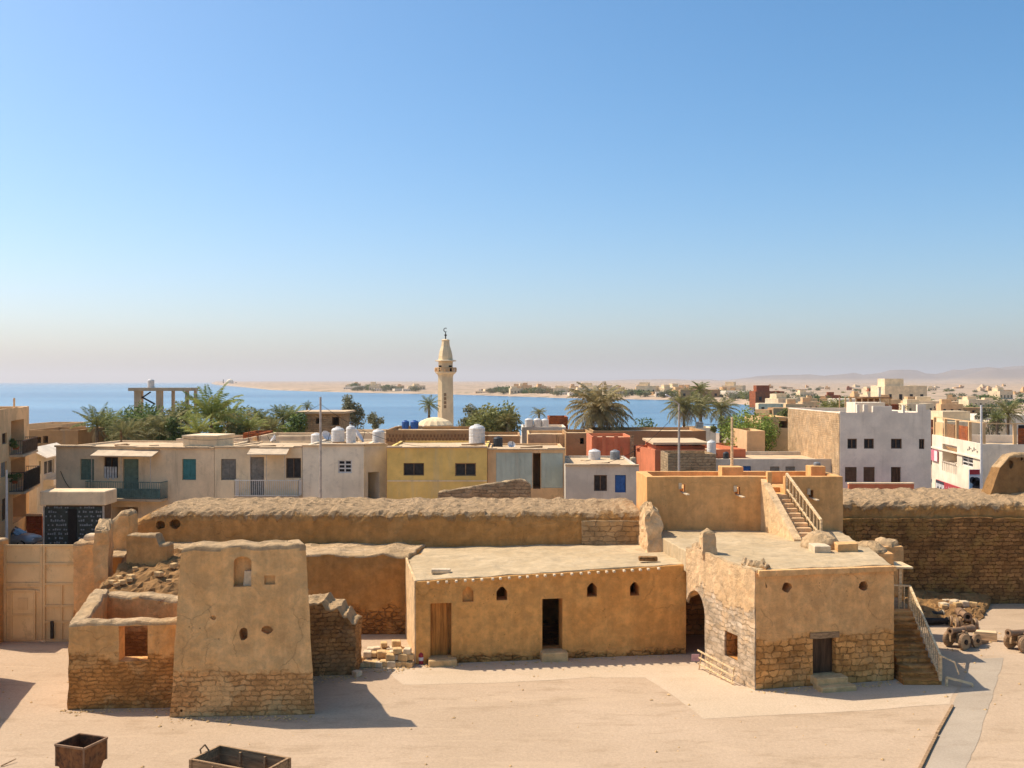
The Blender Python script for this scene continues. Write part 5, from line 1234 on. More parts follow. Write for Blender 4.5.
# back rows towards the sea
BG = 'low buildings in front of the sea'
def low(name, label, px0, px1, ptop, Y, mat, depth=7, cat='building', ops=(), Y1=None, roofmat='roof'): return simple(name, label, cat, px0, px1, ptop, Y, depth, mat, group=BG, openings=ops, roofmat=roofmat, Y1=Y1)
low('brown_building', 'long low brown building right of the tan apartments', 28, 78, 430, 104, 'brown', ops=[(36,437,41,443,'hole'),(43,436,48,443,'hole')])
low('tan_building', 'low tan house with dusty roof between the brown building and the left palms', 26, 62, 424, 125, 'tan')
low('beige_building', 'low rubble strewn beige block below the yellow green palm', 176, 244, 439, 93, 'beige')
low('dark_red_shed', 'small dark red shed between the left palms and the brick hut', 243, 261, 433, 98, 'redbrick', 5, 'shed')
SH1 = low('brick_hut', 'small sandstone hut with flat projecting slab roof in front of the sea', 305, 341, 413.5, 112, 'brick', 6, 'hut', [(315.5,418,321,424,'hole'),(332,417,339,425,'hole')])
H = t_info[SH1.name][3]; L = t_info[SH1.name][2]; mini('roof_slab', SH1, 'roof', (-.9, L+.6, -.6, 6.4, H, H+.22), world=False)
low('rubble_house', 'low broken walled house behind the white tanks', 258, 330, 436, 96, 'beige')
low('dusty_house', 'low dusty house between the hut and the blue tanks', 342, 402, 433, 99, 'beige2', 8, ops=[(391,436,395,440,'hole')])
PW = low('patterned_wall_house', 'low brown building with a pierced brick band, behind the yellow house', 386, 470, 430, 95, 'brown', 8)
L = t_info[PW.name][2]; H = t_info[PW.name][3]; b = bmesh.new()
for i in range(int(L/.32)): box(b, .1+.32*i, .1+.32*i+.17, -.05, .0, H-1.1, H-.75); box(b, .26+.32*i, .26+.32*i+.15, -.05, .0, H-.68, H-.4)
obj('pierced_band', b, 'reed', PW, world=False)
low('cream_house', 'low cream house with tiny windows at the foot of the minaret', 391, 419, 428.5, 120, 'cream', 8, ops=[(392,430,396,435,'hole')])
low('brown_store', 'low brown store behind the big white tank', 462, 520, 436, 98, 'brown', 8)
low('orange_house', 'small orange topped house with white lower wall left of the huge palm', 549, 568, 417, 128, 'redbrick', 6, 'house')
low('white_store', 'low white store with flat roof under the small orange topped house', 522, 566, 427, 120, 'cream', 7)
low('tan_store', 'low tan store between the dense round tree and the brown block', 528, 568, 434, 105, 'tan', 8)
low('sandy_house', 'plain sandy block by the sea right of the red porch', 690, 716, 428, 128, 'white', 6)

# mosque: ribbed canopy dome and minaret
MQ = thing('mosque_dome', 'shallow ribbed cream dome at the foot of the minaret', 'dome', (X_(435,140),140,0))
z0 = Z_(424.5,140); b = bmesh.new(); r = 17*140/F
lathe(b, [(r*.92,0),(r*.92,z0)], 24, (0,0,0)); obj('drum', b, 'minaret', MQ, world=False)
b = bmesh.new(); lathe(b, [(r*1.04,z0-.12),(r*1.02,z0),(r*.8,z0+.5),(r*.45,z0+.85),(r*.12,z0+1.0)], 32, (0,0,0), .05); obj('ribbed_roof', b, 'minaret', MQ, world=False)
YM = 160; kM = YM/F*1.08
MN = thing('minaret', 'tall pale yellow minaret with balcony and tapering top, rising above the sea', 'minaret', (X_(445.6,YM), YM, 0), PI/8)
def zM(py): return Z_(py, YM)
b = bmesh.new(); lathe(b, [(8.2*kM,0),(7.6*kM,zM(405)),(7.2*kM,zM(377)),(7.9*kM,zM(374.5))], 8); obj('shaft', b, 'minaret', MN, world=False)
b = bmesh.new(); lathe(b, [(8.0*kM,zM(374.5)),(10.2*kM,zM(372.6)),(10.2*kM,zM(371.8))], 8); obj('balcony', b, 'minpale', MN, world=False)
b = bmesh.new()
for i in range(16):
    a = 2*PI*i/16; p = Vector((math.cos(a)*9.6*kM, math.sin(a)*9.6*kM, zM(371.8))); bar(b, p, p+Vector((0,0,.62)), .16)
for i in range(16):
    a, c = 2*PI*i/16, 2*PI*(i+1)/16; bar(b, (math.cos(a)*9.6*kM, math.sin(a)*9.6*kM, zM(371.8)+.62), (math.cos(c)*9.6*kM, math.sin(c)*9.6*kM, zM(371.8)+.62), .12); 
    if i % 2: bar(b, (math.cos(a)*9.6*kM, math.sin(a)*9.6*kM, zM(371.8)+.3), (math.cos(c)*9.6*kM, math.sin(c)*9.6*kM, zM(371.8)+.3), .3, .1)
obj('balcony_railing', b, 'tan', MN, world=False)
b = bmesh.new(); lathe(b, [(7.1*kM,zM(371.7)),(7.0*kM,zM(361.5))], 8); obj('upper_shaft', b, 'minaret', MN, world=False)
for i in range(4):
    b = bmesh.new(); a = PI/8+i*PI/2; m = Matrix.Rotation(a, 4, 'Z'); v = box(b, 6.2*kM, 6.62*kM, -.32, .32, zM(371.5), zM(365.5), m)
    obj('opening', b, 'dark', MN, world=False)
b = bmesh.new(); lathe(b, [(7.2*kM,zM(361.6)),(10.4*kM,zM(361.2)),(10.4*kM,zM(360.4)),(7.4*kM,zM(360))], 8); obj('canopy_ring', b, 'minpale', MN, world=False)
b = bmesh.new(); lathe(b, [(7.0*kM,zM(360)),(6.8*kM,zM(356)),(5.8*kM,zM(351)),(4.2*kM,zM(346)),(3.7*kM,zM(341)),(4.1*kM,zM(340.3)),(3.4*kM,zM(339.6)),(.8*kM,zM(339))], 8); obj('spire', b, 'minaret', MN, world=False)
b = bmesh.new(); lathe(b, [(.10,zM(339)),(.10,zM(336)),(.22,zM(335.5)),(.22,zM(334.8)),(.08,zM(334.2)),(.06,zM(331.8))], 8)
for i in range(9):
    a, c = -.9+PI*1.35*i/9+PI*.6, -.9+PI*1.35*(i+1)/9+PI*.6; rr = .30; zc = zM(331.8)+.28
    bar(b, (math.cos(a)*rr,0,zc+math.sin(a)*rr), (math.cos(c)*rr,0,zc+math.sin(c)*rr), .1)
obj('crescent_finial', b, 'iron', MN, world=False)
b = bmesh.new(); m = Matrix.Rotation(-PI/2, 4, 'Z'); 
m = Matrix.Rotation(-PI/2-PI/8, 4, 'Z') @ Matrix.Translation((0,0,0))
for i in range(4): b = bmesh.new(); box(b, 6.75*kM, 7.28*kM, -.18, .18, zM(408-4*i), zM(405-4*i), m); obj('slit_window', b, 'plank', MN, world=False)

# concrete frame with a water tank
CF = thing('concrete_frame', 'unfinished concrete frame with a flat beam above the left trees, sea behind', 'concrete frame', (X_(158,130),130,0))
Yc = 130
for (p0, p1, yy) in ((134,141,0),(156,162,0),(163,165.5,3.2),(185,188,0),(186,188,3.2),(131,133,3.2)): mini('column', CF, 'concrete', (X_(p0,Yc), X_(p1,Yc), Yc+yy, Yc+yy+.5, 0, Z_(390.5,Yc)))
mini('beam', CF, 'concrete', (X_(129,Yc), X_(189,Yc), Yc-.3, Yc+.8, Z_(391,Yc), Z_(387.8,Yc)), (X_(129,Yc), X_(189,Yc), Yc+3.0, Yc+3.9, Z_(391,Yc), Z_(387.8,Yc)), (X_(146,Yc), X_(157,Yc), Yc+.801, Yc+2.999, Z_(390.6,Yc), Z_(388,Yc)))
b = bmesh.new(); bar(b, (X_(141,Yc),Yc+.25,Z_(398,Yc)), (X_(150,Yc),Yc+.25,Z_(392,Yc)), .16); bar(b, (X_(141,Yc),Yc+.25,Z_(397,Yc)), (X_(154,Yc),Yc+.25,Z_(404,Yc)), .18); obj('brace', b, 'iron', CF)
tank(151, 379, 388, 6.5, Yc+1.4, 'tankwhite', 'small white water tank on the unfinished concrete frame')

# roof tanks
zr = roof_z(C_)
def rt(px, h, wpx, Y, zb, mat, lab): tank(px, HY-(zb+h-HC)*F/Y, HY-(zb-HC)*F/Y, wpx, Y, mat, lab)
rt(316.5, 1.0, 11, 81, zr, 'tankwhite', 'short white tank, leftmost on the roof of the off white house')
rt(338, 1.45, 13, 81.5, zr, 'tankwhite', 'wide white tank, second from left on the off white house roof')
rt(351, 1.65, 10, 80, zr, 'tankwhite', 'taller slim white tank beside the wide one on the off white house roof')
rt(378.5, 1.35, 12, 80.5, roof_z(C2), 'tankwhite', 'white tank standing alone on the grey annex roof')
rt(477, 1.75, 16, 81, roof_z(D_), 'tankwhite', 'big ribbed white tank on the right end of the yellow house roof')
rt(498, 1.0, 9.5, 80.5, roof_z(E_), 'tankblack', 'small black tank on the pale blue house roof')
rt(594.5, 1.0, 12, 80, roof_z(F_), 'tankwhite', 'white tank on the whitewashed house roof behind its dark window')
rt(615, .95, 10, 80, roof_z(F_), 'tankgrey', 'grey tank on the whitewashed house roof')
rt(633, .55, 6.5, 78, roof_z(F_), 'concrete', 'small squat concrete coloured tank at the right end of the whitewashed house roof')
rt(405.5, 1.05, 7.5, 103, 7.1, 'tankblue', 'left one of the two blue tanks near the minaret'); rt(414.5, 1.05, 8.5, 103, 7.1, 'tankblue', 'right one of the two blue tanks near the minaret')
low('tank_base_house', 'low pale block carrying the two blue tanks', 398, 422, 429.2, 102, 'beige2', 4)
rt(529, 1.15, 8.5, 123, 6.5, 'tankwhite', 'left tank of three white tanks in a row before the sea'); rt(537.5, 1.15, 8, 123, 6.5, 'tankwhite', 'middle tank of three white tanks in a row before the sea'); rt(545, 1.1, 7.5, 123, 6.5, 'tankwhite', 'right tank of three white tanks in a row before the sea')
rt(711.5, 1.25, 9, 83, Z_(455,83)-.05, 'tankwhite', 'white tank on the beige mud brick wall house'); rt(726, .8, 6, 84, roof_z(PB), 'tankblack', 'small dark tank at the left end of the blue grey house roof')
rt(699.5, 1.05, 8, 131, roof_z(bpy.data.objects['sandy_house']), 'tankwhite', 'white tank on the sandy block below the tall thin palm')
# satellite dishes
def dish(px, py, Y, r, lab, az):
    t = thing('satellite_dish', lab, 'satellite dish', (X_(px,Y), Y, Z_(py,Y)-1.0), az, 'satellite dishes on the roofs')
    m = Matrix.Translation((0,0,1.0)) @ Matrix.Rotation(PI/2-.55, 4, 'X'); b = bmesh.new()
    lathe(b, [(.02,0),(r*.5,.06),(r*.85,.17),(r,.25),(r*.985,.262),(r*.83,.19),(r*.5,.08),(.02,.02)], 20, (0,0,0), 0, m); obj('reflector', b, 'signwhite', t, world=False)
    b = bmesh.new(); tube(b, (0,0,-.1), (0,0,1.0), .04, n=6); obj('mast', b, 'iron', t, world=False)
    b = bmesh.new(); tube(b, m @ Vector((0,-r*.9,.2)), m @ Vector((0,0,.75)), .02, n=5); obj('feed_arm', b, 'iron', t, world=False)
dish(357, 437, 83, .6, 'largest dish, tilted, behind the tall slim tank', 1.5); dish(275, 440, 84, .36, 'small dish on the weathered house roof', -1.2); dish(325, 437, 84, .45, 'small dish among the white tanks', .9); dish(511, 446, 80, .3, 'small dish by the black tank', .2)

# poles and lamps
def pole(name, label, px, ytop, Y, r, mat='poleM', zb=0.0, cat='pole'):
    t = thing(name, label, cat, (X_(px,Y), Y, zb)); b = bmesh.new(); tube(b, (0,0,0), (0,0,Z_(ytop,Y)-zb), r*1.3, r*.8, 8); obj('pole', b, mat, t, world=False); return t
pole('utility_pole', 'tall thin pole in front of the off white house', 320.5, 397, 72.5, .09)
pole('utility_pole', 'short pale pole rising from the bastion roof', 732, 417, 54.5, .07, 'railwood', 6.5)
pole('utility_pole', 'thin pale pole in front of the cream shop building', 981.3, 405, 79, .10, 'polewhite')
pole('utility_pole', 'white pole before the tan apartments at the left edge', 6.5, 470, 70, .09, 'polewhite')
pole('utility_pole', 'thin dark mast beside the left palms', 197, 388, 110, .06)
t = pole('street_lamp', 'street lamp with a single arm to the left, in front of the palms', 679, 404, 78, .09, 'poleM', 0, 'street lamp'); zt_ = Z_(404,78)
b = bmesh.new(); tube(b, (0,0,zt_-.02), (-.7,-.1,zt_+.55), .05, .04, 6); a = obj('arm', b, 'poleM', t, world=False); b = bmesh.new(); bar(b, (-.65,-.1,zt_+.52), (-1.05,-.14,zt_+.72), .16, .1); obj('lamp_head', b, 'polewhite', t, world=False)
# roof clutter of the row: loose stones, boards
q = random.Random(44)
for t_, n in ((A,16),(B,14),(C_,6),(D_,9),(E_,6),(F_,8)):
    P0, P1, L, H, zb, d = t_info[t_.name]; b = bmesh.new()
    for i in range(n):
        x, y, s = q.uniform(.6,L-.6), q.uniform(1,d-1), q.uniform(.12,.4); c = bmesh.new(); box(c, -s, s, -s*.7, s*.7, 0, s*.8)
        for v in c.verts: v.co += noise.noise_vector(v.co*3+Vector((i,0,0)))*.12
        c.transform(Matrix.Translation((x,y,H-.36)) @ Matrix.Rotation(q.uniform(0,3),4,'Z')); me = bpy.data.meshes.new('t'); c.to_mesh(me); c.free(); b.from_mesh(me); bpy.data.meshes.remove(me)
    b.transform(t_.matrix_basis); o = obj('roof_rubble', b, 'roof', None); tag(o, 'scattered rubble lying on the roof of the '+t_.name.split('.')[0].replace('_',' '), 'rubble', None, 'stuff')

# more roof clutter: rebar starter posts, timber stacks, cables, loose stones in the yard
q = random.Random(71)
k = 0
for t_, nm in ((A,'beige'),(B,'weathered'),(C_,'off white'),(D_,'yellow'),(E_,'pale blue'),(F_,'whitewashed')):
    P0, P1, L, H, zb, d = t_info[t_.name]
    for x in ([.25, L-.25] if L > 6 else [L-.25]):
        b = bmesh.new()
        for i in range(4): bar(b, (x+.1*(i % 2), d-.4+.1*(i//2), H-.1), (x+.1*(i % 2)+q.uniform(-.1,.1), d-.4+.1*(i//2), H+q.uniform(.5,.9)), .025)
        obj('rebar', b, 'rust', t_, world=False)
    b = bmesh.new(); x, y = q.uniform(1, L-2), q.uniform(2, d-2); a = q.uniform(-.6,.6)
    for i in range(5): bar(b, (x, y+.13*i, H-.05+.02*(i % 2)), (x+1.7*math.cos(a), y+.13*i+1.7*math.sin(a), H-.03+.05*(i % 3)), .1, .05)
    b.transform(t_.matrix_basis); o = obj('timber_stack', b, 'plank', None); tag(o, 'small stack of boards lying on the %s house roof' % nm, 'timber')
def cable(label, p, q2, sag, n=14):
    b = bmesh.new(); p, q2 = Vector(p), Vector(q2); pv = p
    for i in range(1, n+1):
        f = i/n; nv = p.lerp(q2, f)-Vector((0,0,sag*4*f*(1-f))); tube(b, pv, nv, .018, n=4, caps=False); pv = nv
    tag(obj('cable', b, 'iron', None), label, 'cable')
def P_(px, py, Y): return (X_(px,Y), Y, Z_(py,Y))
cable('thin cable sagging from the tall pole to the beige house roof', P_(320.5,404,72.5), P_(180,438,76), 1.0)
cable('thin cable sagging from the tall pole to the yellow house roof', P_(320.5,404,72.5), P_(440,446,75), .9)
cable('thin cable from the street lamp to the bastion pole', P_(679,410,78), P_(732,420,54.5), .6)
cable('thin cable from the street lamp towards the whitewashed house roof', P_(679,410,78), P_(600,464,75), .8)
b = bmesh.new(); q = random.Random(8)
def pebbles(n, f):
    for i in range(n):
        x, y = f(); s = .02+.05*q.random()**3; m = Matrix.Translation((x,y,s*.3)) @ Matrix.Rotation(q.uniform(0,6),4,'Z') @ Matrix.Diagonal((s*q.uniform(.8,1.6), s, s*.7, 1))
        c = [b.verts.new(m @ Vector(v)) for v in ((1,0,0),(0,1,.1),(-1,0,0),(0,-1,-.1),(.1,0,1),(0,.1,-1))]
        for f_ in ((0,1,4),(1,2,4),(2,3,4),(3,0,4),(1,0,5),(2,1,5),(3,2,5),(0,3,5)): b.faces.new([c[j] for j in f_])
def along(p, r_, w): 
    def f():
        t = q.random(); return p[0]+(r_[0]-p[0])*t+q.gauss(0,w), p[1]+(r_[1]-p[1])*t-abs(q.gauss(0,w))
    return f
pebbles(260, lambda: (q.uniform(-22,24), q.uniform(30,48)))
for p, r_, w_ in (((-16.3,37.4),(-12.1,37.6),.3),((-12.3,36.5),(-7.1,36.8),.3),((-4,43.2),(7.6,45),.25),((9.5,39.7),(15.4,41),.25),((-6.6,42.9),(-4.2,43.1),.4),((-8.5,41.6),(-6.3,41.9),.4),((17,46),(24,50),1.2)): pebbles(170, along(p, r_, w_))
tag(obj('pebbles', b, 'block', None), 'small stones and crumbs scattered over the courtyard sand', 'stones', None, 'stuff')
# ================================================================== TREES
def palm_at(px, pyc, rpx, Y, label, mats, seed, n=34, rz=0.0, **k):
    zc = Z_(pyc, Y)-.12*rpx*Y/F; return palm('palm_tree', label, (X_(px,Y), Y, 0), max(1.5, zc), rpx*Y/F*1.2, mats, n, seed=seed, **k)
palm_at(97, 424, 21, 105, 'leftmost palm with upright dark fronds against the sea', 'palm', 1, 26, droop=(.4,1.1), el=(.0,1.4), dryn=4)
palm_at(135, 432, 24, 108, 'low drooping palm under the unfinished concrete frame', 'palmolive', 2, 34, dryn=4)
palm_at(165, 428, 25, 110, 'broad drooping palm right of the concrete frame columns', 'palmolive', 3, 36, dryn=5)
palm_at(211, 414, 30, 106, 'tall yellow green palm with upright feathery fronds, left of the brick hut', 'palmlime', 4, 30, droop=(.5,1.3), el=(.1,1.45), dryn=0, nl=26)
palm_at(198, 430, 19, 101, 'short pale palm leaning at the foot of the yellow green palm', 'palmlime', 5, 24, droop=(.4,1.0), el=(.2,1.4), dryn=0)
palm_at(238, 424, 20, 112, 'bushy palm just right of the tall yellow green palm', 'palmolive', 6, 30, dryn=3)
for i, (px, py, rp, Y, mt) in enumerate(((112,423,17,113,'palmlime'),(124,434,17,103,'palmolive'),(150,425,19,114,'palmlime'),(181,420,18,120,'palmolive'),(228,417,20,114,'palmlime'),(249,427,16,107,'palmlime'),(270,428,14,110,'palmolive'),(293,416,13,126,'palmlime'))):
    palm_at(px, py, rp, Y, ('lime palm just right of the leftmost palm','low olive palm in front of the concrete frame','lime palm between the columns of the concrete frame','olive palm under the right end of the concrete beam','lime palm right behind the tall yellow green palm','low lime palm in front of the bushy palm','low olive palm behind the dark red shed','lime palm between the mid green palm and the brick hut')[i], mt, 80+i, 30, droop=(.5,1.4), el=(-.1,1.4), dryn=2, rz=i*1.1)
palm_at(262, 419, 14, 120, 'small palm above the dark red shed', 'palm', 7, 24, dryn=3)
palm_at(283, 417, 17, 118, 'mid green palm left of the brick hut', 'palm', 8, 32, droop=(.5,1.3), dryn=2)
palm_at(307, 406, 7, 150, 'tiny palm crown directly behind the brick hut roof', 'palm', 9, 20, dryn=0)
palm_at(429, 404, 11, 150, 'slim palm just left of the minaret', 'palm', 10, 24, dryn=3, trunk_r=.22)
palm_at(539, 412, 8.5, 150, 'small palm behind the row of three white tanks', 'palmolive', 11, 22, dryn=2)
palm_at(600, 407, 31, 112, 'huge drooping olive palm with a dense round crown at the centre right', 'palmdusty', 12, 64, droop=(.9,1.9), el=(-.55,1.4), dryn=16, nl=24, trunk_r=.3)
palm_at(684, 405, 20, 130, 'drooping palm at the left of the cluster of three behind the street lamp', 'palmolive', 13, 44, el=(-.5,1.3), dryn=12)
palm_at(700, 388, 10.5, 150, 'tallest thin palm rising over the cluster behind the street lamp', 'palm', 14, 26, el=(-.4,1.3), dryn=5)
palm_at(701, 404, 16, 136, 'palm under the tallest thin palm, in the middle of the cluster', 'palmolive', 23, 40, el=(-.5,1.3), dryn=10)
palm_at(721, 407, 17, 128, 'rightmost palm of the cluster, above the lime green tree', 'palmolive', 15, 36, el=(-.4,1.3), dryn=6)
palm_at(836, 406, 13, 165, 'green palm behind the tan side wall of the white building', 'palm', 16, 30, dryn=2)
palm_at(826, 407, 10, 168, 'smaller green palm beside another behind the tan wall', 'palm', 17, 26, dryn=0)
palm_at(1008, 412, 15, 125, 'bushy palm behind the roof terrace at the right edge', 'palmolive', 18, 36, droop=(.5,1.3), dryn=4)
palm_at(997, 417, 10, 122, 'low palm partly behind the terrace posts at the right edge', 'palm', 19, 26, dryn=2)
palm_at(903, 408, 6, 190, 'tiny far palm right of the red brick buildings', 'palmolive', 20, 18, dryn=0)
TG = 'broadleaf trees in the town'
def bush_at(px, pyc, rpx, hpx, Y, label, mat, seed, n=1800, ls=.2, cl=16, cat='tree'):
    top = Z_(pyc-hpx*1.1, Y); bot = max(min(1.2, top*.3), top-2.5*rpx*1.2*Y/F); n = int(n*1.5)
    return bush('broadleaf_tree', label, (X_(px,Y), Y, 0), (top+bot)/2, rpx*1.3*Y/F, (top-bot)/2*1.05, mat, n, ls, seed, cat, TG, cl)
bush_at(146, 417, 24, 16, 118, 'wide dark green tree under the concrete frame', 'leafdark', 31, 2400)
bush_at(122, 428, 18, 13, 112, 'low olive tree between the leftmost palm and the concrete frame', 'leafmid', 32, 1700)
bush_at(186, 416, 20, 15, 117, 'olive tree between the concrete frame and the yellow green palm', 'leafmid', 33, 2000)
bush_at(248, 418, 18, 12, 125, 'low olive tree behind the bushy palm', 'leafmid', 34, 1500)
bush_at(299, 422, 11, 11, 110, 'dark green shrub tree left of the brick hut', 'leafdark', 35, 1400, .16)
for i, (px, py, rp, hp_, Y, mt) in enumerate(((110,430,15,11,116,'leafmid'),(132,424,15,13,121,'leaflime'),(160,421,16,13,123,'leafmid'),(176,430,15,12,109,'leafdark'),(224,421,15,13,119,'leaflime'),(236,430,13,9,106,'leafmid'),(273,424,13,12,124,'leafmid'),(290,427,12,11,115,'leaflime'))):
    bush_at(px, py, rp, hp_, Y, ('olive thicket right of the leftmost palm','yellow green bush below the left columns of the concrete frame','olive bush under the middle of the concrete frame','dark bush at the right foot of the concrete frame','yellow green bush behind the tall yellow green palm','low olive bush in front of the bushy palm','olive bush behind the dark red shed','yellow green bush left of the dark green shrub tree')[i], mt, 60+i, 1500, .2, 12)
bush_at(352, 408, 12, 13, 126, 'dusty grey green tree with a ragged crown right of the brick hut', 'leafgrey', 36, 1600, .16, 14)
bush_at(375, 418, 9, 7, 128, 'small dusty bush above the white tank on the grey annex', 'leafgrey', 37, 700, .16, 8)
bush_at(494, 416, 23, 14, 118, 'dense round dark olive tree right of the minaret', 'leafmid', 38, 7000, .24, 60)
palm_at(480, 416, 15, 121, 'olive palm half hidden by the dense round tree right of the minaret', 'palmolive', 97, 34, dryn=4)
palm_at(508, 420, 14, 116, 'low olive palm at the right foot of the dense round tree', 'palmolive', 98, 32, dryn=4)
bush_at(470, 414, 12, 10, 122, 'pale olive bush between the minaret and the dense round tree', 'leafgrey', 39, 1100)
bush_at(655, 423, 20, 8, 116, 'dark green glossy hedge like tree left of the street lamp', 'leafdark', 40, 2200, .18, 14)
bush_at(752, 422, 25, 14, 98, 'bright lime green tree left of the tall tan wall', 'leaflime', 41, 4200, .15, 26)
bush_at(738, 427, 16, 13, 103, 'lime green bush below the rightmost palm of the cluster', 'leaflime', 42, 2000, .15, 14)
bush_at(722, 424, 9, 10, 112, 'small olive bush under the palm cluster', 'leafmid', 43, 700, .16, 8)
bush_at(788, 414, 9, 6, 120, 'small olive bush right of the lime green tree, over the tan block', 'leafmid', 44, 700, .16, 8)
bush_at(990, 413, 12, 8, 124, 'dusty bush beside the palms behind the roof terrace', 'leafgrey', 45, 900, .18, 10)

# ================================================================== FAR SHORE AND PLAIN
q = random.Random(99)
def far_house(w, d, h, seed):
    r = random.Random(seed); b = bmesh.new(); box(b, -w/2, w/2, 0, d, -1, h)
    box(b, -w/2+.2, w/2-.2, .2, d-.2, h+.001, h+.1)
    if r.random() < .6: box(b, -w/2+w*.1, -w/2+w*.55, d*.3, d*.8, h+.101, h+2.4)
    for i in range(max(2, int(w/3))):
        x = -w/2+w*(i+.5)/max(2, int(w/3)); box(b, x-.5, x+.5, -.06, 0, h*.35, h*.62, None, 1)
    return b
hp = []
for k, (w, d, h, mt) in enumerate(((12,9,4.2,'cream'),(9,8,6.5,'tan'),(16,9,3.6,'brown'),(10,8,5.5,'redbrick'),(14,10,7.0,'beige2'),(22,9,3.2,'beige'))):
    me = bpy.data.meshes.new('far_house'); b = far_house(w, d, h, k); b.to_mesh(me); b.free(); me.materials.append(M[mt]); me.materials.append(M['dark']); hp.append(me)
def fh(px, Y, k, label, group, s=1.0):
    o = bpy.data.objects.new('far_house', hp[k]); COL.objects.link(o); x = X_(px,Y)
    o.location = (x, Y, max(-1.2, relief(x,Y)-1.0 if Y > 420 else 0)); o.rotation_euler = (0,0,q.uniform(-.5,.5)); o.scale = (s,s,s*q.uniform(.8,1.1))
    return tag(o, label, 'house', group)
lab1 = 'tiny pale house on the far shore of the bay'
for i in range(120):
    px = q.choice((q.uniform(345,420), q.uniform(480,600), q.uniform(560,740), q.uniform(560,740))); Y = far_shore(px)*q.uniform(1.03,1.45); fh(px, Y, q.choice((0,0,1,2,4,5)), lab1, 'houses along the far shore', q.uniform(.8,1.3))
lab2 = 'small low house scattered on the sandy plain beyond the town'
for i in range(110):
    px = q.uniform(770,1045); Y = 330*(2400/330)**q.random(); fh(px, Y, q.choice((1,1,2,2,3,4,4,5)), lab2, 'houses scattered on the plain', q.uniform(.6,.95))
def named(px, Y, k, lab, s=1.0): o = fh(px, Y, k, lab, 'larger houses at the edge of the town', s); o.rotation_euler.z = q.uniform(-.2,.2); return o
named(902,165,3,'red brick block with upper room beyond the white building',1.1); named(925,150,3,'dark red brick house right of the white building roof',.9); named(888,175,3,'low red brick wing joined left of the red brick block',.8)
named(955,190,0,'pale cream house behind the roof terrace, left of the grey one',.8); named(975,175,4,'grey beige house with upper room behind the roof terrace',.8); named(1012,210,0,'white walled house at the right edge of the plain',1.3)
named(858,420,0,'pale house alone on the plain over the white building',1.4); named(906,520,4,'cream house with several upper rooms on the plain',1.6); named(801,330,2,'long brown low house at the end of the bay',1.1); named(790,400,5,'long pale shed on the bay shore',1.1)
named(770,560,3,'long reddish house by the far end of the bay',1.6); named(700,760,2,'long brown house among trees on the far shore',1.8)
# skeleton of poles with a reed roof
PG = thing('pole_frame', 'skeleton of wooden poles under a brown reed roof, beyond the white building', 'frame', (X_(868,125),125,0)); Yp = 125
b = bmesh.new()
for px in (850,856,862,868,874,882,890):
    for dy in (0, 4): bar(b, (X_(px,Yp), Yp+dy, 0), (X_(px,Yp), Yp+dy, Z_(397.5,Yp)), .12)
for yy in (398, 404): bar(b, (X_(848,Yp),Yp,Z_(yy,Yp)), (X_(892,Yp),Yp,Z_(yy,Yp)), .12)
bar(b, (X_(874,Yp),Yp-.1,Z_(406,Yp)), (X_(882,Yp),Yp-.1,Z_(398,Yp)), .1); bar(b, (X_(882,Yp),Yp-.1,Z_(398,Yp)), (X_(890,Yp),Yp-.1,Z_(406,Yp)), .1)
obj('pole_work', b, 'tan', PG); mini('reed_roof', PG, 'reed', (X_(862,Yp), X_(891,Yp), Yp-.3, Yp+4.3, Z_(398,Yp), Z_(397.2,Yp)), (X_(868,Yp), X_(890,Yp), Yp+3.7, Yp+3.8, Z_(408,Yp), Z_(399,Yp)))
CH = thing('white_chimney', 'short white chimney post over the reed roofed pole frame', 'chimney', (X_(880,150),150,0)); mini('stack', CH, 'white', (X_(878.6,150), X_(881,150), 150, 150.4, 0, Z_(387.5,150))); mini('cap', CH, 'white', (X_(878.3,150), X_(881.3,150), 149.95, 150.45, Z_(387.5,150), Z_(387,150)))
# far trees: four crowns, copied
fp = []
for k in range(4):
    r = random.Random(200+k); b = bmesh.new()
    for i in range(260):
        v = Vector((r.gauss(0,1),r.gauss(0,1),r.gauss(0,1))).normalized()*r.random()**.4; c = Vector((r.choice((-.5,0,.5)),r.choice((-.3,.3)),r.choice((.8,1.1,1.3))))
        p = Vector((c.x+v.x*.7, c.y+v.y*.7, c.z+v.z*.6)); a = Vector((r.gauss(0,1),r.gauss(0,1),r.gauss(0,1)+.5)).normalized(); u = a.orthogonal().normalized()*r.uniform(.08,.2); w = a.cross(u)
        b.faces.new([b.verts.new(p-u), b.verts.new(p+w*.7), b.verts.new(p+u), b.verts.new(p-w*.7)])
    tube(b, (0,0,-.4), (0,0,.9), .08, .05, 5); me = bpy.data.meshes.new('far_tree'); b.to_mesh(me); b.free(); me.materials.append(M[('leafmid','leafgrey','leafdark','leafgrey')[k]]); fp.append(me)
def ft(px, Y, s, label='small dark far tree on the shore beyond the bay', group='trees beyond the bay', k=None):
    o = bpy.data.objects.new('far_tree', fp[q.randrange(4) if k is None else k]); COL.objects.link(o); x = X_(px,Y)
    o.location = (x, Y, max(-1.3, relief(x,Y)-1.2)); o.rotation_euler = (0,0,q.uniform(0,6)); o.scale = (s*q.uniform(1,1.7),s,s*q.uniform(.8,1.1)); return tag(o, label, 'tree', group)
for i in range(220):
    px = q.choice((q.uniform(352,420), q.uniform(490,560), q.uniform(555,640), q.uniform(640,765), q.uniform(640,765))); Y = far_shore(px)*q.uniform(1.02,1.3); ft(px, Y, q.uniform(2.0,4.2)*(Y/900)**.35)
for i in range(130):
    px = q.uniform(770,1035); ft(px, 260*(1800/260)**q.random(), q.uniform(1.6,3.0), 'scattered tree on the sandy plain beyond the town', 'trees on the plain')
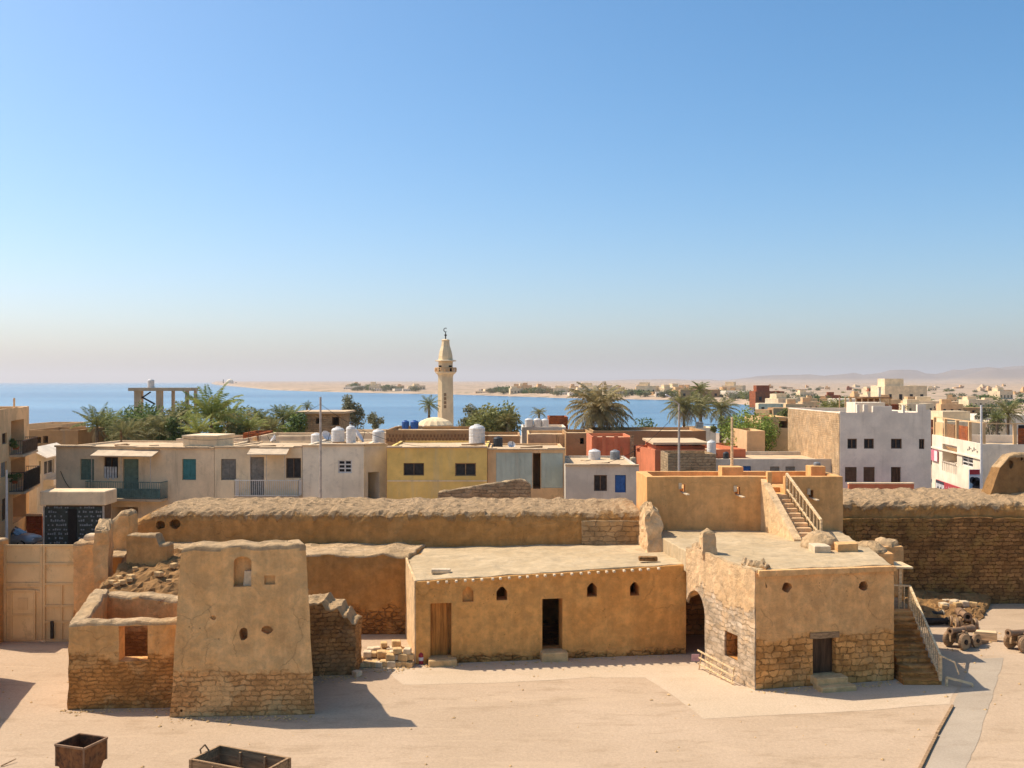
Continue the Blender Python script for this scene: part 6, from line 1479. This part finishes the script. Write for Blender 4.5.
ft(784, 440, 4.5, 'rounded grey tree standing by the end of the bay', None, 1)
tk = thing('storage_dome', 'tiny white dome on the far sand spit at the left', 'dome', (X_(230,4300),4300,-1)); b = bmesh.new(); lathe(b, [(15,0),(15,14),(13,20),(8,24),(2,26)], 16); obj('shell', b, 'white', tk, world=False); b = bmesh.new(); bar(b, (-28,0,0), (-28,0,24), 3); bar(b, (26,0,0), (26,0,12), 5); obj('mast', b, 'grey', tk, world=False)

# ================================================================== AIR, LIGHT, CAMERA
SUN = Vector((-.70, .27, 1.0)).normalized()               # towards the sun: left and beyond
el = math.asin(SUN.z); az = math.atan2(SUN.x, SUN.y)
w = bpy.data.worlds.new('World'); sc.world = w; w.use_nodes = True
nt = w.node_tree; bg = nt.nodes['Background']; sky = nt.nodes.new('ShaderNodeTexSky'); sky.sky_type = 'NISHITA'
sky.sun_disc = False; sky.sun_elevation = el; sky.sun_rotation = az; sky.air_density = .8; sky.dust_density = 1.8; sky.ozone_density = 2.4; sky.altitude = 0
hs = nt.nodes.new('ShaderNodeHueSaturation'); hs.inputs['Hue'].default_value = .490; hs.inputs['Saturation'].default_value = 1.33; nt.links.new(sky.outputs[0], hs.inputs['Color']); nt.links.new(hs.outputs[0], bg.inputs[0]); bg.inputs[1].default_value = .125
sl = bpy.data.lights.new('sun', 'SUN'); sl.energy = 3.9; sl.angle = math.radians(.53); sl.color = (1.0, .90, .76)
so = bpy.data.objects.new('sun', sl); COL.objects.link(so); so.rotation_euler = (-SUN).to_track_quat('-Z', 'Y').to_euler(); so.location = SUN*200
hm = bpy.data.materials.new('haze'); hm.use_nodes = True; ht = hm.node_tree; ht.nodes.clear()
ho = ht.nodes.new('ShaderNodeOutputMaterial'); hv = ht.nodes.new('ShaderNodeVolumePrincipled'); hv.inputs['Color'].default_value = (1.0,.94,.91,1)
hv.inputs['Density'].default_value = 8e-5; hv.inputs['Anisotropy'].default_value = .2; ht.links.new(hv.outputs[0], ho.inputs['Volume'])
o = obj('haze', BX(-47000, 47000, -200, 46500, -10.5, 330), hm, None); o['kind'] = 'stuff'
cam = bpy.data.cameras.new('camera'); cam.sensor_width = 36; cam.lens = 36; cam.clip_start = .1; cam.clip_end = 120000; cam.shift_y = -2/1024
co = bpy.data.objects.new('camera', cam); COL.objects.link(co); co.location = (0,0,HC); co.rotation_euler = (PI/2,0,0); sc.camera = co
vs = sc.view_settings; vs.view_transform = 'Standard'; vs.look = 'None'; vs.exposure = 0.55; vs.gamma = 1.0; vs.use_curve_mapping = False
cy = sc.cycles; cy.use_denoising = True; cy.volume_bounces = 0; cy.max_bounces = 6; cy.diffuse_bounces = 4; cy.transparent_max_bounces = 8
